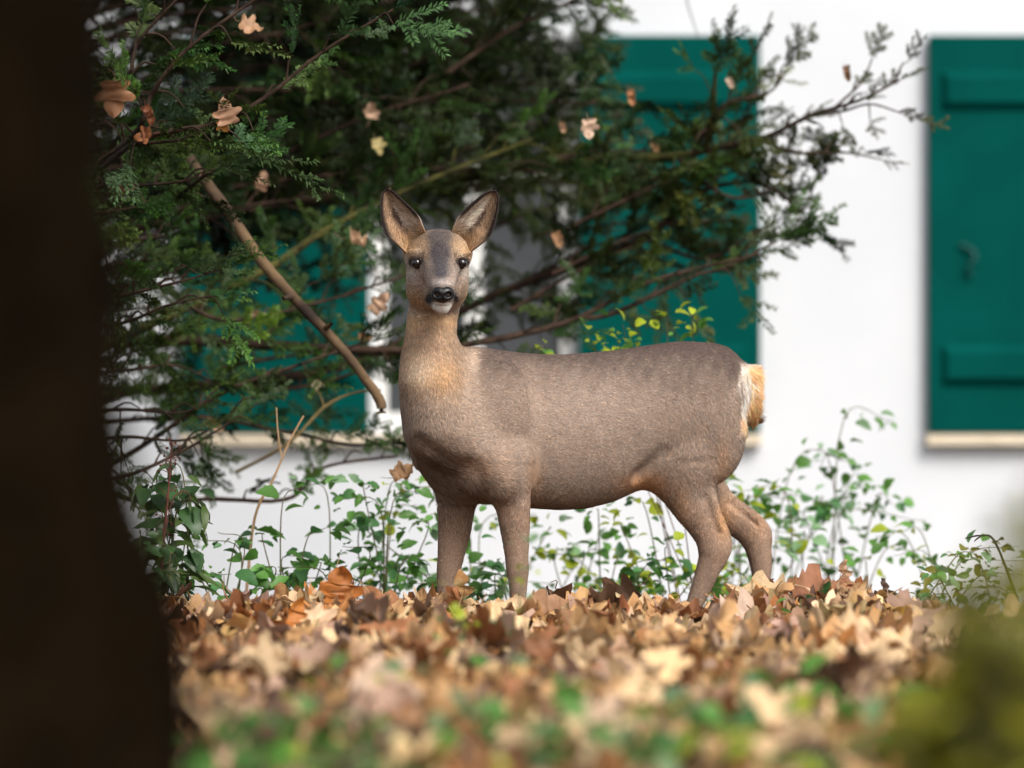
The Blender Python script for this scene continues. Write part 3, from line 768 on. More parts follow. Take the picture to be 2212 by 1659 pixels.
def green_leaf(r, serr=True, width=.36, fold=.35, droop=.5):
    """pointed leaf with toothed edge, stalk end at the origin, 1 long in +y"""
    n = 9; t = np.linspace(0, 1, n); w = width * np.sin(np.pi * t ** .8) ** .85
    rows = []
    for k in range(n):
        x = w[k] * (1.0 if (k % 2 or not serr) else .86)
        rows.append([(-x, t[k]), (0, t[k]), (x, t[k])])
    p = np.array(rows).reshape(-1, 2)
    if serr: p[::3, 1] -= .02; p[2::3, 1] -= .02
    V = np.zeros((len(p), 3)); V[:, 0] = p[:, 0] * math.cos(fold); V[:, 2] = np.abs(p[:, 0]) * math.sin(fold)
    b = p[:, 1] * droop; V[:, 1] = np.sin(b) / droop; V[:, 2] += -(1 - np.cos(b)) / droop
    V[:, 2] += .015 * r.standard_normal(len(V))
    i = (np.arange(n - 1)[:, None] * 3 + np.arange(2)[None, :]).ravel()
    return V, np.stack([i, i + 1, i + 4, i + 3], -1)

def rot_from(yaxis, zhint, roll=0.0):
    """3x3 whose y column follows yaxis and z column is near zhint"""
    y = np.asarray(yaxis, float); y = y / (np.linalg.norm(y) + 1e-9)
    z = np.asarray(zhint, float); z = z - y * (z @ y); z /= np.linalg.norm(z) + 1e-9
    x = np.cross(y, z)
    if roll: x, z = math.cos(roll) * x + math.sin(roll) * z, -math.sin(roll) * x + math.cos(roll) * z
    return np.stack([x, y, z], 1)

def euler_rot(r, tilt):
    yaw = r.uniform(0, 6.283); ax = r.uniform(0, 6.283); a = r.normal() * tilt
    k = np.array([math.cos(ax), math.sin(ax), 0]); K = np.array([[0, -k[2], k[1]], [k[2], 0, -k[0]], [-k[1], k[0], 0]])
    T = np.eye(3) + math.sin(a) * K + (1 - math.cos(a)) * K @ K
    return T @ np.array([[math.cos(yaw), -math.sin(yaw), 0], [math.sin(yaw), math.cos(yaw), 0], [0, 0, 1]])

def M4(rot, loc, s):
    m = Matrix.Identity(4)
    for i in range(3):
        for j in range(3): m[i][j] = float(rot[i, j] * s)
        m[i][3] = float(loc[i])
    return m

# ------------------------------------------------------------------ leaf litter
LEAFCOL = {'tan': (.48, .275, .12), 'pale buff': (.66, .465, .265), 'rusty brown': (.30, .125, .05), 'dark brown': (.115, .062, .036), 'orange': (.40, .17, .05), 'pinkish brown': (.40, .255, .18)}
CN = list(LEAFCOL); CP = np.array([.29, .28, .17, .11, .03, .13])
lr = np.random.default_rng(5)
SHAPES = []
for k in range(14):
    V, F = maple_leaf(lr, curl=lr.uniform(.7, 2.0)); ac = Acc(); ac.add(V, F); ac.add(*stalk(lr, lr.uniform(.2, .6))); V, F, _ = ac.get(); SHAPES.append((V, F))
M_LEAF = {c: mat_leaf('fallen_leaf_' + c.replace(' ', '_'), LEAFCOL[c], .55, .18, .35, .25, 25) for c in CN}
LEAFMESH = {(k, c): mesh('leaf', SHAPES[k][0], SHAPES[k][1], M_LEAF[c]) for k in range(14) for c in CN}
NL_ = 6600
ly = 7.0 + 6.75 * lr.random(NL_) ** .92; lx = lr.uniform(-1, 1, NL_) * (.09 * ly + .55)
extra = 900                                                    # thicker along the crest of the bank
ly = np.r_[ly, lr.normal(13.15, .22, extra)]; lx = np.r_[lx, lr.uniform(-1.75, 1.75, extra)]; NL_ += extra
ly = np.minimum(ly, 13.72)
thin = sm(9.4, 8.4, ly) * .45; keepm = lr.random(NL_) > thin; lx, ly = lx[keepm], ly[keepm]; NL_ = len(lx)
lay = lr.random(NL_) ** 1.5
mound = .022 * vnoise(np.stack([lx, ly * .7], -1) * 2.1, 8)
lz = ground_z(lx, ly) + .012 + .05 * lay + np.clip(mound, -.012, 1)
lz = lz - .05 * sm(13.35, 13.7, ly)
size = lr.uniform(.06, .145, NL_); cid = lr.choice(len(CN), NL_, p=CP / CP.sum()); sid = lr.integers(0, 14, NL_)
rots = [euler_rot(lr, .36 + .18 * l) for l in lay]
u_, v_ = UV(np.stack([lx, ly, lz], -1))
vis = (u_ > 330) & (u_ < 2230) & (v_ > 1255) & (v_ < 1680)
score = np.array([abs(R_[1, 2]) * .8 + .25 for R_ in rots]) * size ** 2 / ly ** 2 * (.25 + lay) * vis
ind = set(np.argsort(-score)[:300].tolist())
ac = Acc(); C_ = []
for k in range(NL_):
    if k in ind:
        c = CN[cid[k]]; o = bpy.data.objects.new('fallen_leaf', LEAFMESH[(int(sid[k]), c)])
        o.matrix_world = M4(rots[k], (lx[k], ly[k], lz[k] + .008), size[k]); coll.objects.link(o)
        zone = 'on the crest of the bank' if ly[k] > 12.5 else ('halfway down the bank' if ly[k] > 10.6 else 'in the blurred foreground litter')
        side_ = 'near the dark trunk' if u_[k] < 760 else ("below the deer's front legs" if u_[k] < 1260 else ("below the deer's rear legs" if u_[k] < 1760 else 'near the olive shrub'))
        lab_ = f'dry curled {c} leaf {zone} {side_}'
        tag(o, lab_, 'leaf', lab_.replace('leaf', 'leaves', 1))
    else:
        V, F = SHAPES[int(sid[k])]
        shade_ = np.array(LEAFCOL[CN[cid[k]]]) * lr.uniform(.55, 1.3) * np.array([1, lr.uniform(.92, 1.06), lr.uniform(.85, 1.1)])
        ac.add((V * size[k]) @ rots[k].T + [lx[k], ly[k], lz[k]], F, shade_)
M_litter = mat_attr('leaf_litter', .6, .3, .15, 25, .22)
V, F, C = ac.get()
lo_ = bpy.data.objects.new('leaf_litter', mesh('leaf_litter', V, F, M_litter, C)); coll.objects.link(lo_)
tag(lo_, 'deep carpet of brown fallen leaves covering the bank', 'leaf litter', None, 'stuff')

def set_leaf(u, v, d, size_, col, label, yax, zh, shape=0, curl=.8, name='fallen_leaf', seed=0, group=None, stem=.3, cat='leaf'):
    r = np.random.default_rng(100 + seed); V, F = maple_leaf(r, curl)
    a = Acc(); a.add(V, F)
    if stem: a.add(*stalk(r, stem))
    V, F, _ = a.get(); loc = P(u, v, d); rot = rot_from(yax, zh)
    return solo(name, (V * size_) @ rot.T + loc, F, mat_leaf(name + '_special', col, .5, .3, .35, .02, 30), loc, label, cat, group)
set_leaf(735, 1264, 13.1, .105, (.42, .15, .035), 'upright orange brown leaf with pointed tip standing above the litter', (.1, .1, 1), (.3, -1, 0), seed=1, curl=1.5)
set_leaf(643, 1322, 12.6, .075, (.50, .18, .03), 'small bright orange leaf standing on edge in the litter', (.25, .2, 1), (.5, -1, .2), seed=2, curl=.9)
set_leaf(993, 1268, 13.2, .085, (.46, .25, .10), 'narrow tan leaf standing upright beside the deer\'s front hoof', (.1, 0, 1), (.8, -.6, 0), seed=3, curl=1.7)
set_leaf(1975, 1352, 12.4, .075, (.72, .42, .02), 'bright yellow leaf lying among the brown litter', (.8, .1, .3), (.1, -.9, .5), seed=4, curl=.3)
set_leaf(1657, 1288, 13.25, .085, (.30, .14, .05), 'rolled brown leaf upright behind the deer\'s rear hoof', (.1, 0, 1), (-.6, -.8, 0), seed=5, curl=1.8)
set_leaf(1780, 1268, 13.15, .15, (.33, .15, .08), 'broad reddish brown leaf heaped on the crest of the bank', (1, .1, .1), (.1, -.3, .95), seed=6, curl=1.3)
set_leaf(1824, 1234, 13.2, .06, (.60, .38, .24), 'slim pale leaf standing straight up on the crest', (.1, 0, 1), (.9, -.5, 0), seed=7, curl=1.9)
set_leaf(1910, 1275, 13.1, .055, (.10, .06, .04), 'small dark leaf sticking up at the end of the crest', (.15, 0, 1), (.7, -.7, 0), seed=8, curl=1.8)
set_leaf(1640, 1330, 12.9, .16, (.60, .43, .32), 'broad pale pinkish leaf lying in front of the rear hoof', (1, .2, .2), (0, -.45, .9), seed=9, curl=1.2)
set_leaf(1310, 1555, 9.0, .11, (.62, .44, .30), 'large blurred cream leaf lying among green seedlings', (1, -.3, -.25), (0, -.5, .8), seed=10, curl=.6)
set_leaf(875, 1015, 13.95, .075, (.42, .24, .12), 'brown leaf caught on the shrub beside the deer\'s chest', (.9, 0, .55), (.2, -.6, .7), seed=11, curl=2.4, name='caught_leaf')
set_leaf(1740, 1340, 12.7, .13, (.42, .25, .15), 'long tan leaf tilted on the bank below the crest', (1, .1, .2), (0, -.4, .9), seed=12, curl=1.3)
set_leaf(1180, 1305, 13.0, .12, (.40, .22, .12), 'flat tan leaf lying in front of the deer\'s front hoof', (1, 0, .1), (0, -.55, .8), seed=13, curl=.4)
set_leaf(850, 1480, 9.8, .12, (.62, .44, .31), 'long pale leaf sloping down the blurred foreground bank', (1, -.3, -.45), (.1, -.6, .7), seed=14, curl=.9)

# small cone on the bank
r = np.random.default_rng(3); cone = thing('alder_cone', 'small reddish brown cone standing by the deer\'s rear hoof', 'cone', P(1583, 1316, 13.15))
c0 = P(1583, 1316, 13.15)
V, F = tube([c0, c0 + [0, 0, .034]], [.010, .008], 8); M_cone = mat_plain('cone_scale', (.16, .06, .03), (.26, .11, .06), 60, .8)
part('core', mesh('cone_core', V, F, M_cone), cone)
ac = Acc()
for k in range(46):
    a = k * 2.4; z = .002 + .033 * k / 46; rr = .0125 * math.sin(math.pi * min(.97, .22 + .72 * k / 46)) + .002
    c = c0 + np.array([rr * math.cos(a), rr * math.sin(a), z]); o = np.array([math.cos(a), math.sin(a), .5]); w = np.array([-math.sin(a), math.cos(a), 0])
    ac.add(np.array([c - o * .004 - w * .002, c - o * .004 + w * .002, c + w * .0034 + o * .002, c + o * .0045, c - w * .0034 + o * .002])[[0, 1, 2, 3]], [[0, 1, 2, 3]]); ac.add(np.array([c - o * .004 - w * .002, c + o * .0045, c - w * .0034 + o * .002, c - w * .0034]), [[0, 1, 2, 3]])
V, F, _ = ac.get(); part('scales', mesh('cone_scales', V, F, M_cone), cone, 'stuff')

# ------------------------------------------------------------------ leafy plants: stems, and every leaf an object of its own
pr = np.random.default_rng(12)
GL = [green_leaf(pr, True, pr.uniform(.30, .44), pr.uniform(.15, .5), pr.uniform(.3, 1.0)) for _ in range(6)]
GN = [green_leaf(pr, False, pr.uniform(.10, .14), .3, pr.uniform(.5, 1.1)) for _ in range(3)]
def leafmeshes(name, col, shapes, trans=.35, rough=.42):
    m = mat_leaf(name, col, rough, trans, .4, .35, 40)
    return [mesh('leaf', V, F, m) for V, F in shapes]
LM = {'green': leafmeshes('bramble_leaf_green', (.105, .26, .045), GL, .42), 'dark': leafmeshes('nettle_leaf_green', (.070, .195, .060), GL, .38), 'bluish': leafmeshes('grey_green_leaf', (.20, .34, .17), GL, .4),
      'lime': leafmeshes('yellow_green_leaf', (.40, .48, .03), GL, .48), 'willow': leafmeshes('long_olive_shaded_leaf', (.055, .095, .018), GN), 'shade': leafmeshes('shade_darkened_leaf', (.030, .075, .020), GL, .25), 'olive': leafmeshes('olive_leaf', (.17, .165, .02), GL, .35),  # willow and undergrowth leaves get darker colours, imitating shade by the trunk
      'yellowolive': leafmeshes('yellow_olive_leaf', (.30, .29, .015), GL, .4)}
M_stem = mat_plain('green_brown_stem', (.075, .10, .03), (.12, .09, .045), 20, .7); M_red = mat_plain('dark_red_stem', (.055, .022, .016), (.09, .04, .025), 20, .75)

def plant(name, label, cat, base, tips, nl, lsize, kinds, group=None, arch=.3, sidew=.05, stem=M_stem, srad=.0024, start=.2, full=1.0, droop=.2):
    if cat == 'bramble': nl *= 1.5; lsize *= .88
    """base: world point; tips: world points the stems reach; nl leaves for each stem"""
    base = np.asarray(base, float); t = thing(name, label, cat, base, group)
    for tip in tips:
        tip = np.asarray(tip, float); b = base + np.r_[pr.normal(0, .03 if cat != 'bramble' else .13, 2), 0]
        h = tip - b; mid = b + h * .55 + np.array([0, 0, abs(h[2]) * arch + .02]) + np.r_[pr.normal(0, .02, 2), 0]
        side_x = pr.normal(0, .06) if cat in ('bramble', 'plant') else 0
        mid = mid + [side_x, 0, 0]; line = smooth_line([b - [0, 0, .02], mid, tip + [0, 0, 0]], 14)
        V, F = tube(line, [srad, srad * .35], 5); part('stem', mesh('stem', V, F, stem), t)
        n = max(2, int(nl * full * pr.uniform(.8, 1.2)))
        for k in range(n):
            f = start + (1 - start) * (k + pr.random() * .6) / n; f = min(f, 1)
            i = min(12, int(f * 13)); p = line[i] + (line[i + 1] - line[i]) * (f * 13 - i); tg = line[min(13, i + 1)] - line[i]; tg /= np.linalg.norm(tg) + 1e-9
            sd = np.cross(tg, [0, 0, 1.]); sd /= np.linalg.norm(sd) + 1e-9
            s = (1 if k % 2 else -1)
            out = sd * s * pr.uniform(.5, 1.2) + tg * pr.uniform(.1, .8) + pr.normal(0, .35, 3) - np.array([0, 0, droop])
            rot = rot_from(out, np.array([0, -.35, 1.0]) + pr.normal(0, .45, 3))
            q = p + out / np.linalg.norm(out) * pr.uniform(.004, sidew)
            o = bpy.data.objects.new('leaf', LM[kinds[pr.integers(len(kinds))]][0] if False else pr.choice(LM[kinds[pr.integers(len(kinds))]]))
            coll.objects.link(o); o.parent = t; o.matrix_parent_inverse = Matrix.Translation(-Vector(t['_loc']))
            o.matrix_basis = M4(rot, q, lsize * pr.uniform(.45, 1.4) * (1.1 - .4 * f))
    return t
def gb(u, d): 
    x = P(u, 1300, d)[0]; return np.array([x, d, float(ground_z(x, d))])
def tipset(lst, d, js=0.08): return [P(u, v, d + pr.normal(0, js)) for u, v in lst]

plant('nettle', 'dark green toothed nettle on the crest beside the dead dock stalk', 'plant', gb(500, 13.75), tipset([(425, 1165), (470, 1150), (520, 1165), (560, 1225), (430, 1225), (500, 1240), (455, 1265), (540, 1275), (590, 1240)], 13.8), 7, .055, ['dark', 'green'], 'plants behind the leaf bank', .25)
plant('nettle', 'broad leaved nettle between the dry forked twig and the deer', 'plant', gb(640, 13.9), tipset([(600, 1225), (650, 1200), (690, 1215), (650, 1050), (705, 1140), (570, 1150), (740, 1180), (660, 1260), (720, 1265), (780, 1250)], 13.95), 8, .055, ['dark', 'green', 'green'], 'plants behind the leaf bank', .25)
plant('bramble', 'tall bushy bramble reaching up to the deer\'s chest', 'bramble', gb(800, 14.3), tipset([(655, 1045), (740, 1075), (790, 1045), (850, 1050), (905, 1060), (760, 1130), (830, 1130), (890, 1130), (930, 1110), (860, 1200), (800, 1210), (920, 1210)], 14.35, .15), 12, .05, ['green', 'bluish', 'dark', 'green'], 'plants behind the leaf bank', .3)
plant('bramble', 'yellowish green bramble directly behind the deer\'s chest', 'bramble', gb(900, 14.6), tipset([(880, 1035), (915, 1010), (945, 1050), (900, 1090), (960, 1130), (930, 1240), (1000, 1250)], 14.6), 9, .05, ['green', 'lime', 'bluish'], 'plants behind the leaf bank', .3)
plant('bramble', 'low bramble filling the gap between the deer\'s front legs', 'bramble', gb(1030, 14.2), tipset([(1010, 1215), (1050, 1220), (1080, 1240), (1020, 1265), (1060, 1275), (920, 1250), (880, 1260), (960, 1265)], 14.2), 9, .05, ['green', 'dark', 'bluish'], 'plants behind the leaf bank', .25)
plant('bramble', 'pale blurred bramble under the front of the deer\'s belly', 'bramble', gb(1200, 15.0), tipset([(1160, 1110), (1190, 1140), (1170, 1200), (1230, 1190), (1260, 1230), (1200, 1260), (1290, 1165), (1320, 1260)], 15.0), 9, .05, ['bluish', 'green', 'lime'], 'plants behind the leaf bank', .3)
plant('bramble', 'loose leafy bramble under the middle of the deer\'s belly', 'bramble', gb(1330, 14.7), tipset([(1290, 1100), (1340, 1130), (1310, 1190), (1380, 1190), (1360, 1240), (1420, 1230), (1300, 1270), (1410, 1280), (1360, 1080)], 14.7), 9, .05, ['green', 'lime', 'green', 'dark'], 'plants behind the leaf bank', .3)
plant('bramble', 'dense low bramble just in front of the deer\'s rear legs', 'bramble', gb(1430, 14.3), tipset([(1400, 1220), (1440, 1180), (1470, 1210), (1430, 1260), (1370, 1270), (1480, 1270), (1330, 1285), (1500, 1230)], 14.3), 11, .05, ['green', 'dark', 'lime'], 'plants behind the leaf bank', .25)
plant('bramble', 'bramble with long arching stems rising behind the deer\'s rear legs', 'bramble', gb(1620, 15.0), tipset([(1570, 1040), (1600, 1060), (1660, 1100), (1720, 1080), (1700, 1150), (1740, 1160), (1600, 1230), (1570, 1250), (1700, 1190)], 15.0, .15), 12, .055, ['green', 'bluish', 'lime'], 'plants behind the leaf bank', .35)
plant('bramble', 'spreading arched bramble against the white wall by the crest', 'bramble', gb(1760, 15.4), tipset([(1770, 1010), (1850, 1000), (1930, 910), (1880, 1050), (1930, 1090), (2000, 1125), (1850, 1090), (1800, 1090), (1760, 1100), (1720, 1130)], 15.4, .15), 11, .055, ['green', 'dark', 'bluish', 'green'], 'plants behind the leaf bank', .4)
plant('bramble', 'small bramble shoot with drooping leaves right of the upright leaves', 'bramble', gb(1900, 15.0), tipset([(1890, 1160), (1940, 1150), (1975, 1190), (1930, 1200), (1840, 1240), (1860, 1215)], 15.0), 7, .06, ['green', 'lime', 'green'], 'plants behind the leaf bank', .35)
plant('bramble', 'mixed green bramble at the edge of the crest by the blurred shrub', 'bramble', gb(2080, 13.9), tipset([(2020, 1230), (2060, 1200), (2100, 1190), (2150, 1210), (2200, 1180), (2000, 1270), (2080, 1270), (2150, 1280), (2200, 1240), (1980, 1290)], 13.9, .15), 12, .045, ['green', 'olive', 'dark', 'bluish'], 'plants behind the leaf bank', .25)
plant('seedling', 'small green seedling among leaves right of the rear hoof', 'seedling', gb(1750, 12.9), tipset([(1735, 1300), (1780, 1295), (1800, 1310), (1720, 1345)], 12.9, .02), 5, .045, ['green', 'dark'], None, .2)
plant('willow_shoot', 'willow shoot with long drooping olive leaves beside the dark trunk', 'shrub', gb(370, 13.6), tipset([(350, 1000), (330, 1060), (410, 1060), (440, 1080), (360, 1100), (300, 1040), (420, 1120), (330, 1150), (400, 1180), (350, 1220)], 13.6), 13, .08, ['willow', 'willow', 'shade'], None, .3, droop=.6)
plant('willow_shoot', 'shaded leafy undergrowth at the foot of the willow shoot', 'shrub', gb(330, 13.5), tipset([(300, 1150), (340, 1180), (380, 1200), (300, 1230), (360, 1250), (410, 1240), (320, 1270)], 13.45), 11, .045, ['shade', 'willow'], None, .3)
plant('young_shrub', 'young shrub with yellow green leaves showing above the deer\'s back', 'shrub', gb(1528, 14.5), [P(1175, 748, 14.55), P(1265, 716, 14.5), P(1335, 735, 14.5), P(1345, 700, 14.5), P(1440, 670, 14.55), P(1492, 685, 14.55)], 12, .042, ['lime', 'lime', 'green'], None, .12, start=.83, srad=.0018, stem=M_red, droop=.1)

# foreground seedlings on the bank, out of focus
SEED = [(690, 1540, 8.7), (785, 1535, 8.6), (560, 1600, 8.3), (450, 1560, 8.6), (1080, 1545, 8.7), (950, 1630, 8.0), (1250, 1600, 8.3), (1450, 1560, 8.7), (1520, 1620, 8.2), (1880, 1540, 8.8), (1960, 1590, 8.4), (2080, 1560, 8.6),
        (860, 1640, 8.0), (1120, 1640, 8.1), (1660, 1600, 8.3), (1790, 1640, 8.0), (1330, 1645, 8.0), (620, 1655, 7.9), (1005, 1400, 10.6), (1460, 1490, 9.4), (740, 1480, 9.5), (1700, 1450, 9.8), (1240, 1470, 9.6), (2000, 1480, 9.5), (480, 1640, 8.0), (2140, 1640, 8.0), (1580, 1540, 8.8), (1400, 1610, 8.2), (700, 1610, 8.2)]
for k, (u, v, d) in enumerate(SEED):
    x = P(u, v, d)[0]; b = np.array([x, d, float(ground_z(x, d)) + .01]); n = pr.integers(3, 6)
    zone = 'in the leaf litter halfway down the bank' if d > 9.2 else ('at the blurred near edge of the litter' if d < 8.25 else 'in the blurred foreground litter')
    side_ = 'near the dark trunk' if u < 760 else ("below the deer's front legs" if u < 1260 else ("below the deer's rear legs" if u < 1760 else 'near the olive shrub'))
    plant('seedling', f'small green seedling {zone} {side_}', 'seedling', b, [b + [pr.normal(0, .06), pr.normal(0, .05), pr.uniform(.05, .12)] for _ in range(n)], 4, pr.uniform(.045, .07), [['green', 'dark', 'green'], ['green', 'bluish', 'green'], ['dark', 'green', 'lime']][k % 3], f'seedlings {zone} {side_}', .2)
for k, (u, v, d, lab) in enumerate([(1000, 1250, 11.0, 'blurred pale sprig rising in front of the deer\'s front hooves'), (1125, 1150, 11.4, 'faint pale grass green sprig crossing the deer\'s near front leg')]):
    x = P(u, v, d)[0]; b = np.array([x, d, float(ground_z(x, d)) + .01])
    plant('seedling', lab, 'sprig', b, [P(u, v, d), P(u + 25, v + 70, d), P(u - 20, v + 110, d)], 4, .03, ['lime', 'bluish'], None, .1, start=.55)

# out of focus shrub close on the right
fs = [(2205, 1010), (2180, 1080), (2150, 1140), (2110, 1200), (2060, 1260), (2010, 1310), (1960, 1345), (2190, 1200), (2150, 1280), (2210, 1290), (2100, 1330), (2060, 1400), (2190, 1400), (2140, 1440), (2220, 1480), (2090, 1500), (2180, 1550), (2230, 1600), (2130, 1600), (2240, 1350), (2240, 1120)]
bx = P(2330, 1600, 5.6)
plant('olive_shrub', 'heavily blurred olive green shrub close on the bank\'s near side', 'shrub', (bx[0], 5.6, 0.0), [P(u + 28, v, 5.6 + pr.normal(0, .12)) for u, v in fs], 20, .052, ['olive', 'olive', 'yellowolive', 'olive'], None, .12, sidew=.02, start=.15, srad=.005)
plant('olive_shrub', 'yellow green leafed low shrub below the blurred olive one', 'shrub', (bx[0] - .03, 5.9, 0.0), [P(u, v, 5.9 + pr.normal(0, .1)) for u, v in [(2080, 1480), (2030, 1560), (2120, 1530), (2190, 1500), (2060, 1630), (2150, 1610), (2220, 1570), (2000, 1620), (1960, 1560), (2170, 1440)]], 20, .06, ['yellowolive', 'yellowolive', 'olive'], None, .15, start=.4)
# bare thorny twig in focus in front of that shrub
def twig(name, label, lines, mat, cat='twig', rad=(.004, .002), group=None):
    base = np.asarray(lines[0][0], float); t = thing(name, label, cat, base, group)
    for k, ln in enumerate(lines):
        V, F = tube(smooth_line(ln, max(6, len(ln) * 5)), [rad[0] * (1 if k == 0 else .6), rad[1] * (1 if k == 0 else .6)], 6, .06); part('stem' if k == 0 else 'side_twig', mesh('twig', V, F, mat), t)
    return t
M_dry = mat_plain('dry_straw_twig', (.36, .22, .11), (.48, .32, .18), 30, .75); M_dock = mat_plain('dead_dock_stalk', (.05, .018, .014), (.11, .04, .026), 60, .85)
twig('bare_twig', 'thin dark bare twig arching out of the low bushes', [[P(2200, 1300, 13.4), P(2150, 1172, 13.4), P(2120, 1157, 13.4), P(2085, 1163, 13.4)], [P(2120, 1157, 13.4), P(2108, 1166, 13.4), P(2104, 1170, 13.4)]], mat_plain('dark_twig', (.03, .02, .015), None), 'twig', (.004, .0018))
twig('forked_dry_twig', 'pale dry forked twig standing above the nettles', [[P(530, 1300, 14.0), P(550, 1120, 14.0), P(590, 1035, 14.0), P(625, 955, 14.0), P(656, 898, 14.0)], [P(607, 985, 14.0), P(600, 930, 14.0), P(597, 880, 14.0)], [P(590, 1035, 14), P(575, 1065, 14), P(560, 1080, 14)]], M_dry, 'twig', (.0042, .0028))
twig('dry_side_twig', 'pale thin twig leaning across from the dead pole', [[P(510, 1020, 15.1), P(620, 960, 15.0), P(700, 880, 15.0), P(760, 850, 15.0), P(822, 842, 14.9)], [P(700, 880, 15), P(690, 850, 15), P(670, 835, 15)]], mat_plain('yellowish_twig', (.20, .14, .055), None), 'twig', (.005, .003))
# dead dock stalk with seed knots
dk = [P(345, 1290, 13.5), P(352, 1180, 13.5), P(362, 1080, 13.5), P(368, 1000, 13.5), P(372, 960, 13.5)]
dock = thing('dock_stalk', 'dead reddish brown dock stalk with curled seed twigs', 'plant', dk[0])
V, F = tube(smooth_line(dk, 20), [.0045, .0018], 6, .1); part('stem', mesh('dock_stem', V, F, M_dock), dock)
L_ = smooth_line(dk, 40); ac = Acc()
for k in range(34):
    p = L_[pr.integers(12, 40)]; o = pr.normal(0, 1, 3) * [1, .6, .8]; o /= np.linalg.norm(o); ln = pr.uniform(.008, .028)
    q = p + o * ln + [0, 0, .006]; V, F = tube(smooth_line([p, p + o * ln * .6 + [0, 0, .008], q], 5), [.0011, .0008], 4); ac.add(V, F)
    V, F = sphere(6, 5); ac.add(V * pr.uniform(.0016, .004) + q, F)
V, F, _ = ac.get(); part('seed_heads', mesh('dock_seeds', V, F, M_dock), dock, 'stuff')
twig('dock_curl', 'curved brown seed twig bent over beside the dock stalk', [[P(356, 1150, 13.5), P(372, 1082, 13.5), P(392, 1062, 13.5), P(408, 1068, 13.5), P(412, 1082, 13.5)]], M_dock, 'twig', (.002, .0012))
# ------------------------------------------------------------------ yew tree behind the deer
yr = np.random.default_rng(33)
def frond_template(r, L=.17, nside=7):
    """flat yew spray: twig with side shoots, each with two ranks of needles; returns V, F, shade and tip factor"""
    V = []; F = []; C = []; n = 0
    def shoot(p0, d, up, ln, nn):
        nonlocal n
        d = d / np.linalg.norm(d); s = np.cross(d, up); s /= np.linalg.norm(s)
        bend = r.uniform(-.15, .1)
        for k in range(nn):
            f = (k + .5) / nn; p = p0 + d * ln * f + up * bend * ln * f * f; 
            for sg in (-1, 1):
                nl = r.uniform(.015, .023) * (1 - .45 * f ** 3); a = r.uniform(.6, 1.05)
                nd = d * math.cos(a) + s * sg * math.sin(a) + up * r.uniform(-.55, .8); nd /= np.linalg.norm(nd)
                w = np.cross(nd, up + s * .3 * sg); w /= np.linalg.norm(w); w *= .0026
                m = p + nd * nl * .45 + up * .0012; V.extend([p, m + w, p + nd * nl - up * .0025, m - w]); F.append([n, n + 1, n + 2, n + 3]); n += 4
                C.extend([r.uniform(.75, 1.25) * (.9 + .35 * (f > .8))] * 4)
    d0 = np.array([0, 1., 0]); up = np.array([0, 0, 1.])
    shoot(np.zeros(3), d0, up, L, int(L * 190))
    for k in range(nside):
        f = .06 + .8 * k / nside; sg = 1 if k % 2 else -1; a = r.uniform(.6, 1.0)
        shoot(d0 * L * f, np.array([sg * math.sin(a), math.cos(a), r.uniform(-.5, .5)]), up, L * (.62 - .42 * f) * r.uniform(.45, 1.3), max(5, int(20 * (1 - .5 * f))))
    return np.array(V), np.array(F), np.array(C)
FT = [frond_template(yr, yr.uniform(.10, .19), int(yr.integers(2, 6))) for _ in range(14)]
M_needle = mat_attr('yew_needles', .5, .22, .15); M_ybark = mat_plain('yew_bark', (.022, .013, .009), (.058, .036, .024), 25, .9, .15, .7, 70, .008)
M_moss = mat_plain('mossy_bark', (.03, .03, .012), (.08, .075, .02), 18, .9, .1, .6, 60, .008)
yew = thing('yew_tree', 'dark green yew tree spreading its branches between the deer and the house', 'tree', (P(60, 900, 16)[0], 16.0, -.42))
yx = P(60, 900, 16)[0]
V, F = trunk_mesh(lambda z: yx + .03 * np.sin(z * 2), lambda z: .14 + .05 * np.exp(-np.clip(z + .4, 0, 9) / .25) - .012 * np.clip(z, 0, 9), -.55, 4.2, 16.0, 60, 36, .018, 4)
part('trunk', mesh('yew_trunk', V, F, M_ybark), yew)

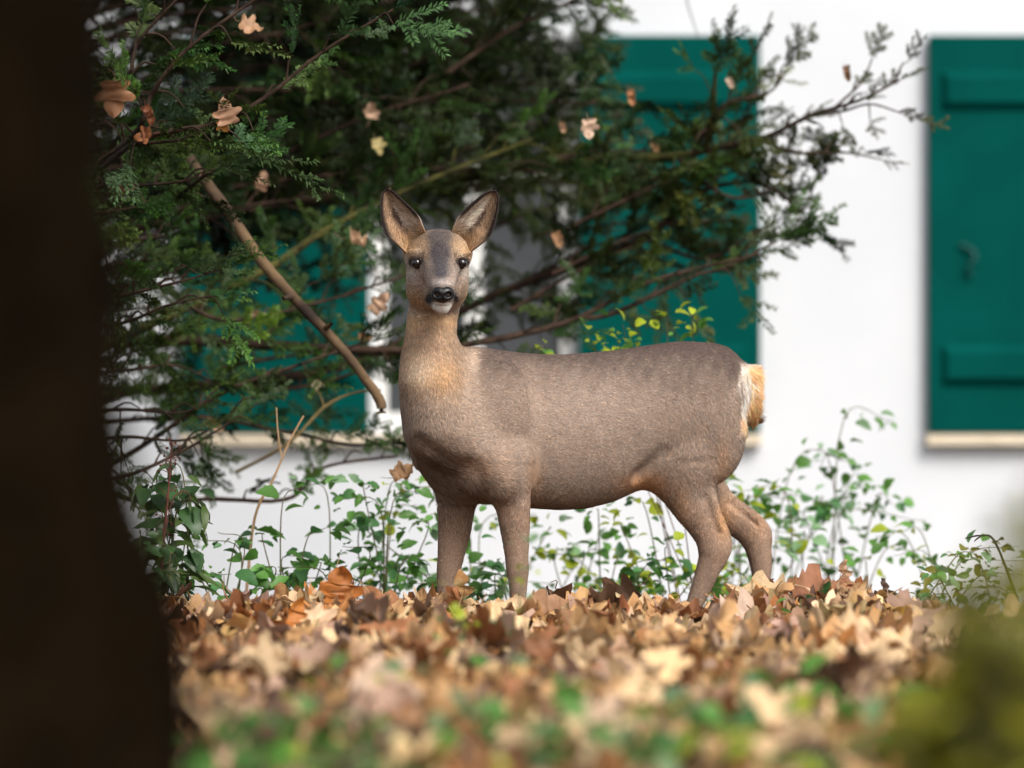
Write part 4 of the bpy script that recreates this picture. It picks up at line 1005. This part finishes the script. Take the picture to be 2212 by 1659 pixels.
def yew_branch(pts, r0=.012, r1=.003, every=.05, flen=1.0, start=.15, second=.10, slen=.22, col=(.022, .060, .014), drop=.0, world=False, bark=None, dens=1.0):
    """main limb through photo points (u, v, depth), side twigs, and fronds along all of them"""
    W = np.array(pts, float) if world else np.array([P(*p) for p in pts]); line = smooth_line(W, max(16, len(W) * 8))
    ac = Acc(); fo = Acc(); V, F = tube(line, [r0, r1], 7, .05, yr); ac.add(V, F)
    seg = np.r_[0, np.cumsum(np.linalg.norm(np.diff(line, axis=0), axis=1))]; T = seg[-1]
    def at(s): return np.array([np.interp(s, seg, line[:, i]) for i in range(3)])
    def frond(p, d):
        V0, F0, C0 = FT[yr.integers(len(FT))]; sc = flen * yr.uniform(.75, 1.3)
        rot = rot_from(d, np.array([0, -.55, 1.0]) + yr.normal(0, .45, 3))
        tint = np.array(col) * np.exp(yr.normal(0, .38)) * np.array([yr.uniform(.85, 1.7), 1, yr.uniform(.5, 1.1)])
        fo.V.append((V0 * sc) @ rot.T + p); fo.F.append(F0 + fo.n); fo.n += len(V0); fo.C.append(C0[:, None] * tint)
    s = start * T; k = 0
    while s < T:
        p = at(s); tg = at(min(T, s + .02)) - at(max(0, s - .02)); tg /= np.linalg.norm(tg) + 1e-9
        sd = np.cross(tg, [0, 0, 1.0]); sd /= np.linalg.norm(sd) + 1e-9; sg = 1 if k % 2 else -1
        vert = yr.normal(0, .55)
        d = tg * yr.uniform(.4, 1.0) + sd * sg * yr.uniform(.1, .9) + np.array([0, 0, vert - drop])
        d /= np.linalg.norm(d); L = slen * yr.uniform(.35, 1.2) * (1.1 - .5 * s / T)
        e = p + d * L + [0, 0, -L * yr.uniform(-.05, .3)]
        tw = smooth_line([p, (p + e) / 2 + [0, 0, .02], e], 6); V, F = tube(tw, [.0035, .0014], 4); ac.add(V, F)
        m = max(1, int(L / .055 * dens))
        for q in range(m):
            f = (q + 1) / m; pp = p + (e - p) * f; dd = d + yr.normal(0, .5, 3) * (1 if q < m - 1 else .2)
            frond(pp, dd)
        s += second * yr.uniform(.7, 1.3); k += 1
    frond(at(T), line[-1] - line[-3])
    V, F, _ = ac.get(); b = part('branch', mesh('yew_branch', V, F, bark or M_ybark), yew)
    if fo.n:
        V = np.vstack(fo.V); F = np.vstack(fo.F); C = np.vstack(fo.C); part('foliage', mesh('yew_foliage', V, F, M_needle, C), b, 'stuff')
    return b

NEAR = (.034, .085, .022)
B = yew_branch
B([(100, 480, 15.3), (285, 312, 13.9), (470, 266, 13.72), (580, 205, 13.7), (700, 110, 13.7), (850, 20, 13.7)], .0085, .003, second=.075, slen=.14, col=(.040, .105, .04), start=.62)
B([(285, 312, 13.9), (400, 300, 13.8), (470, 266, 13.72), (505, 250, 13.7)], .004, .002, second=.09, slen=.06, col=NEAR, start=.5, flen=.6)
B([(90, 430, 15.2), (280, 300, 13.9), (330, 200, 13.75), (400, 110, 13.7), (520, 20, 13.7), (600, -30, 13.7)], .008, .003, second=.06, slen=.17, col=NEAR, start=.5)
B([(90, 380, 15.2), (260, 200, 13.9), (300, 90, 13.8), (400, -20, 13.75)], .007, .003, second=.07, slen=.16, col=NEAR, start=.5)
B([(90, 500, 15.0), (220, 400, 14.0), (300, 400, 13.85), (400, 390, 13.8), (440, 370, 13.8)], .006, .002, second=.07, slen=.12, col=NEAR, start=.4, flen=.8)
B([(90, 640, 15.0), (240, 640, 14.0), (340, 620, 13.85), (420, 600, 13.8), (480, 580, 13.8)], .006, .002, second=.07, slen=.11, col=NEAR, start=.45, flen=.85)
B([(90, 700, 15.2), (250, 700, 14.2), (360, 660, 14.0), (450, 640, 14.0)], .006, .002, second=.08, slen=.12, col=NEAR, start=.4, flen=.8)
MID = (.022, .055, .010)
B([(60, 830, 15.9), (250, 735, 15.2), (560, 590, 15.2), (700, 500, 15.4), (900, 400, 15.6), (1150, 300, 15.8)], .016, .005, second=.085, slen=.20, col=MID, start=.2, bark=M_moss)
B([(60, 760, 15.9), (300, 735, 15.4), (560, 745, 15.3), (860, 757, 15.2), (1060, 735, 15.2), (1240, 690, 15.3), (1400, 610, 15.3), (1640, 548, 15.3)], .017, .004, second=.10, slen=.15, col=MID, start=.15)
B([(60, 1080, 15.7), (270, 985, 15), (480, 850, 14.9), (640, 790, 14.9), (800, 735, 14.9)], .009, .003, second=.09, slen=.14, col=MID, start=.2)
B([(60, 450, 16.1), (700, 430, 16.4), (1150, 355, 16.1), (1460, 337, 15.8), (1530, 300, 15.7), (1545, 160, 15.6)], .022, .006, second=.06, slen=.22, col=(.034, .066, .012), start=.3, bark=M_moss)
B([(60, 860, 16.1), (700, 800, 16.2), (1060, 640, 16.2), (1390, 513, 16), (1510, 416, 15.8), (1620, 390, 15.7)], .018, .005, second=.075, slen=.20, col=MID, start=.3)
B([(1240, 690, 15.3), (1330, 675, 15.3), (1500, 596, 15.3), (1560, 580, 15.3), (1680, 520, 15.3)], .008, .003, second=.07, slen=.12, col=(.03, .066, .014), start=.15)
B([(1460, 337, 15.8), (1640, 300, 15.6), (1750, 250, 15.5), (1860, 215, 15.4), (1945, 172, 15.4)], .009, .003, second=.075, slen=.14, col=(.030, .046, .012), start=.1, flen=.7)
B([(1640, 300, 15.6), (1720, 330, 15.5), (1830, 330, 15.5), (1905, 345, 15.5)], .006, .002, second=.09, slen=.12, col=(.030, .046, .012), start=.1, dens=.7, flen=.6)
B([(1750, 250, 15.5), (1820, 240, 15.5), (1880, 225, 15.4), (1950, 245, 15.4)], .005, .002, second=.09, slen=.09, col=(.030, .046, .012), start=.3, dens=.7, flen=.6)
B([(1800, 235, 15.5), (1850, 190, 15.5), (1870, 160, 15.5), (1885, 125, 15.5)], .004, .002, second=.10, slen=.07, col=(.030, .046, .012), start=.4, dens=.6, flen=.6)
B([(1620, 390, 15.7), (1690, 420, 15.6), (1730, 460, 15.6), (1770, 370, 15.6)], .006, .002, second=.08, slen=.11, col=(.024, .05, .016), start=.1)
B([(1390, 513, 16), (1520, 560, 15.7), (1620, 510, 15.6), (1690, 470, 15.6)], .007, .002, second=.07, slen=.14, col=(.03, .058, .014), start=.1)
B([(1460, 337, 15.8), (1560, 420, 15.6), (1640, 420, 15.6), (1700, 380, 15.6)], .007, .002, second=.06, slen=.16, col=(.03, .058, .014), start=.1)
B([(1500, 330, 15.7), (1560, 230, 15.6), (1660, 200, 15.6), (1700, 150, 15.6)], .007, .002, second=.06, slen=.15, col=(.03, .058, .014), start=.1)
B([(60, 900, 15.2), (260, 885, 14.4), (400, 890, 14.4), (475, 835, 14.4)], .006, .002, second=.08, slen=.12, col=MID, start=.4, flen=.65, dens=.7)
B([(60, 980, 15.2), (250, 945, 14.4), (400, 950, 14.4), (500, 900, 14.5)], .006, .002, second=.08, slen=.14, col=MID, start=.4, flen=.65, dens=.7)
B([(60, 1050, 15.2), (260, 1030, 14.3), (420, 960, 14.4), (560, 870, 14.6)], .007, .002, second=.09, slen=.14, col=MID, start=.4, flen=.65, dens=.7)
B([(60, 1000, 15.6), (300, 1085, 15), (450, 1078, 15), (620, 1078, 15), (700, 1010, 15.2), (860, 985, 15.3)], .008, .004, second=.11, slen=.12, col=MID, start=.55, flen=.8)
B([(60, 820, 15.5), (270, 800, 14.6), (380, 790, 14.6), (470, 830, 14.7)], .006, .002, second=.09, slen=.12, col=MID, start=.45, flen=.7)
B([(60, 560, 15.9), (300, 600, 15), (480, 690, 15), (700, 650, 15.1), (860, 600, 15.2)], .008, .003, second=.08, slen=.16, col=MID, start=.3)
B([(60, 930, 15.9), (400, 900, 15.4), (600, 930, 15.3), (760, 960, 15.3), (860, 950, 15.3)], .008, .003, second=.09, slen=.13, col=MID, start=.35)
B([(60, 900, 16), (400, 830, 15.6), (620, 840, 15.5), (780, 800, 15.5), (850, 760, 15.5)], .009, .003, second=.09, slen=.15, col=MID, start=.3)
# the dense upper crown, further back; needle colour darkened to imitate inner shade
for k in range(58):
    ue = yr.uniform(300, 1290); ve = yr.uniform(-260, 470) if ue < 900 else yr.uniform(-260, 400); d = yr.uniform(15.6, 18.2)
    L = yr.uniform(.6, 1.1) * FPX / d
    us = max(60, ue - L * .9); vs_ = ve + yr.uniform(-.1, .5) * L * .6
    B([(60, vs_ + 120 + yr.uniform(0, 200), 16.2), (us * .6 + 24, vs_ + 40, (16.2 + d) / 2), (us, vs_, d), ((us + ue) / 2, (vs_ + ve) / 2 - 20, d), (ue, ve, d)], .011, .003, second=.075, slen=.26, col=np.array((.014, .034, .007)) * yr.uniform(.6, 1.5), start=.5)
for k in range(13):
    ue = yr.uniform(1180, 1640); ve = yr.uniform(210, 600); d = yr.uniform(15.6, 17.0); us = ue - yr.uniform(250, 420); vs_ = ve + yr.uniform(20, 160)
    B([(us, vs_, d), ((us + ue) / 2, (vs_ + ve) / 2 - 12, d), (ue, ve, d)], .007, .003, second=.075, slen=.17, col=np.array((.026, .055, .012)) * yr.uniform(.75, 1.3), start=.1)
for k in range(5):
    ue = yr.uniform(420, 900); ve = yr.uniform(440, 900); d = yr.uniform(15.3, 16.8); us = ue - yr.uniform(250, 420); vs_ = ve + yr.uniform(20, 130)
    B([(us, vs_, d), ((us + ue) / 2, (vs_ + ve) / 2 - 12, d), (ue, ve, d)], .007, .003, second=.11, slen=.15, col=np.array((.022, .055, .012)) * yr.uniform(.75, 1.3), start=.2)
for k in range(16):      # crown above the picture, which shades the limbs below
    ue = yr.uniform(-200, 1300); d = yr.uniform(14.6, 18.5); z = yr.uniform(1.9, 3.4); e = P(ue, 0, d); e[2] = z; s0 = np.array([yx, 16.0, z - .4])
    B([s0, (s0 + e) / 2 + [0, 0, .15], e], .012, .003, second=.08, slen=.34, flen=1.5, col=(.02, .05, .012), start=.25, world=True)

for k in range(34):      # thick middle of the crown above the deer, shade put into needle colour
    ue = yr.uniform(620, 1260); ve = yr.uniform(-60, 430) if ue < 1000 else yr.uniform(-60, 330); d = yr.uniform(15.8, 17.8); us = ue - yr.uniform(260, 480); vs_ = ve + yr.uniform(0, 180)
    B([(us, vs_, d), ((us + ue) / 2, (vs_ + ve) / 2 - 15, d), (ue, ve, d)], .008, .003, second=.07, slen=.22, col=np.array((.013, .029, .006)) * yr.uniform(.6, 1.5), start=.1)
for k in range(9):       # sharp sprays beside the dark trunk
    ue = yr.uniform(250, 520); ve = yr.uniform(330, 620); d = yr.uniform(13.9, 14.8); us = ue - yr.uniform(160, 260); vs_ = ve + yr.uniform(20, 130)
    B([(us, vs_, d + .3), ((us + ue) / 2, (vs_ + ve) / 2 - 8, d), (ue, ve, d)], .005, .002, second=.075, slen=.12, col=np.array((.024, .058, .012)) * yr.uniform(.7, 1.3), start=.1, flen=.75)

# dead pole hanging in the yew, and thin twigs above the window
M_pole = mat_plain('dead_pole_bark', (.028, .017, .013), (.15, .095, .05), 7, .85, .2, .6, 60, .006)
pl = [P(395, 318, 14.55), P(425, 365, 14.5), P(500, 470, 14.45), P(570, 570, 14.4), P(650, 660, 14.35), P(740, 755, 14.3), P(805, 840, 14.3), P(822, 870, 14.3), P(824, 893, 14.3)]
pole = thing('dead_pole', 'bare dead branch hanging slantwise through the yew', 'branch', pl[-1])
V, F = tube(smooth_line(pl, 50), [.0145, .014, .0155, .014, .013, .012, .0125, .013, .012], 10, .05, yr); part('stem', mesh('pole', V, F, M_pole), pole)
for p, q in (((628, 640, 14.35), (612, 645, 14.3)), ((700, 712, 14.32), (716, 700, 14.28))):
    V, F = tube([P(*p), P(*q)], [.009, .005], 7); part('knot', mesh('knot', V, F, M_pole), pole)
M_dtw = mat_plain('thin_grey_twig', (.09, .075, .07), None)
hang = thing('hanging_twig', 'thin drooping twig hanging against the wall above the shutter', 'twig', P(1475, -60, 16.5))
V, F = tube(smooth_line([P(1440, -150, 16.6), P(1475, -30, 16.5), P(1490, 25, 16.5), P(1510, 85, 16.5)], 16), [.003, .0014], 5); part('stem', mesh('hang', V, F, M_dtw), hang)

# dry leaves caught in the yew
CA = [(246, 216, 13.62, .092, (.33, .155, .075), (0, .15, -1), (.1, -1, .2), .7, 'large brown lobed leaf hanging in the yew beside the dark trunk'),
      (322, 250, 13.68, .06, (.26, .095, .045), (.4, 0, -.9), (.3, -1, .2), 1.2, 'rusty brown crumpled leaf tucked behind the large hanging leaf'),
      (308, 293, 13.72, .062, (.34, .13, .05), (-1, 0, -.25), (0, -1, .3), 1.1, 'orange brown leaf wedged on a yew branch below the large hanging leaf'),
      (275, 405, 13.8, .06, (.30, .16, .09), (1, 0, .2), (0, -1, .2), 1.3, 'dull brown curled leaf low in the yew beside the trunk'),
      (488, 238, 13.68, .075, (.44, .25, .15), (-.25, 0, 1), (.2, -1, .2), 1.0, 'pinkish tan leaf standing on the thin yew branch'),
      (484, 272, 13.70, .045, (.48, .22, .05), (.6, 0, -.8), (0, -1, .2), .4, 'orange leaf lobes hanging below the thin yew branch'),
      (1272, 280, 14.9, .062, (.66, .46, .33), (.1, 0, -1), (.2, -1, .2), .8, 'pale pink leaf caught in the yew before the middle shutter'),
      (1216, 276, 15.2, .04, (.50, .31, .19), (.3, 0, -1), (.2, -1, .2), 1.2, 'small tan leaf caught beside the pale pink one'),
      (776, 513, 14.9, .085, (.58, .38, .24), (1, 0, .05), (0, -.7, .8), 1.6, 'tan curled leaf lying on yew needles beside the deer\'s ear'),
      (822, 652, 14.8, .075, (.56, .36, .24), (.7, 0, .8), (.2, -1, .2), 1.6, 'rolled pale leaf stuck in the yew left of the deer\'s muzzle'),
      (790, 728, 15.1, .065, (.40, .23, .12), (1, 0, .1), (0, -1, .3), 1.3, 'brown crumpled leaf on the level yew branch left of the deer\'s neck'),
      (802, 238, 15.6, .062, (.46, .30, .20), (.1, 0, 1), (.3, -1, .2), 1.0, 'blurred tan leaf upright among yew needles above the deer\'s ear'),
      (818, 318, 15.6, .055, (.50, .40, .17), (.3, 0, -1), (.3, -1, .2), 1.0, 'blurred yellowish leaf in the yew just above the deer\'s ear'),
      (566, 388, 15.4, .06, (.36, .21, .13), (.3, 0, 1), (.3, -1, .2), 1.0, 'blurred brown leaf in the yew beside the dead pole'),
      (560, 683, 15.2, .055, (.52, .33, .22), (1, 0, .1), (0, -1, .3), 1.2, 'small pinkish leaf below the dead pole in the yew'),
      (464, 920, 14.8, .065, (.58, .36, .21), (.8, 0, -.5), (0, -1, .3), 1.3, 'pale folded leaf in the lowest yew branches'),
      (688, 830, 15.1, .04, (.66, .50, .36), (1, 0, -.2), (0, -1, .3), 1.0, 'small cream leaf before the lower end of the far shutter'),
      (1364, 212, 15.5, .05, (.42, .19, .08), (.3, 0, -1), (0, -1, .3), 1.0, 'orange brown leaf in the yew before the shutter\'s upper batten'),
      (1415, 318, 15.5, .042, (.46, .28, .14), (.5, 0, -1), (0, -1, .3), 1.1, 'small tan leaf on the mossy yew branch'),
      (1206, 520, 15.4, .05, (.40, .22, .11), (.5, 0, -1), (0, -1, .3), 1.1, 'small brown leaf in the yew right of the deer\'s face'),
      (1578, 180, 15.4, .035, (.62, .46, .34), (.5, 0, -1), (0, -1, .3), 1.1, 'tiny pale leaf in the upright yew tuft'),
      (1830, 160, 15.4, .05, (.22, .11, .05), (.3, 0, -1), (0, -1, .3), 1.4, 'dark brown leaf caught at the yew\'s outermost tip'),
      (545, 55, 14.2, .075, (.42, .24, .13), (.9, 0, -.3), (0, -.8, .5), .8, 'tan leaf under the highest yew spray')]
for k, (u, v, d, s, c, y, z, cu, lab) in enumerate(CA):
    set_leaf(u, v, d, s * (1 if k == 0 else .88), c, lab, y, z, curl=cu if k == 0 else cu * 1.3 + .7, name='caught_leaf', seed=40 + k, group='dry leaves caught in the yew', stem=.35)

for o in scene.objects:
    for k in ('_loc', '_sub'):
        if k in o: del o[k]
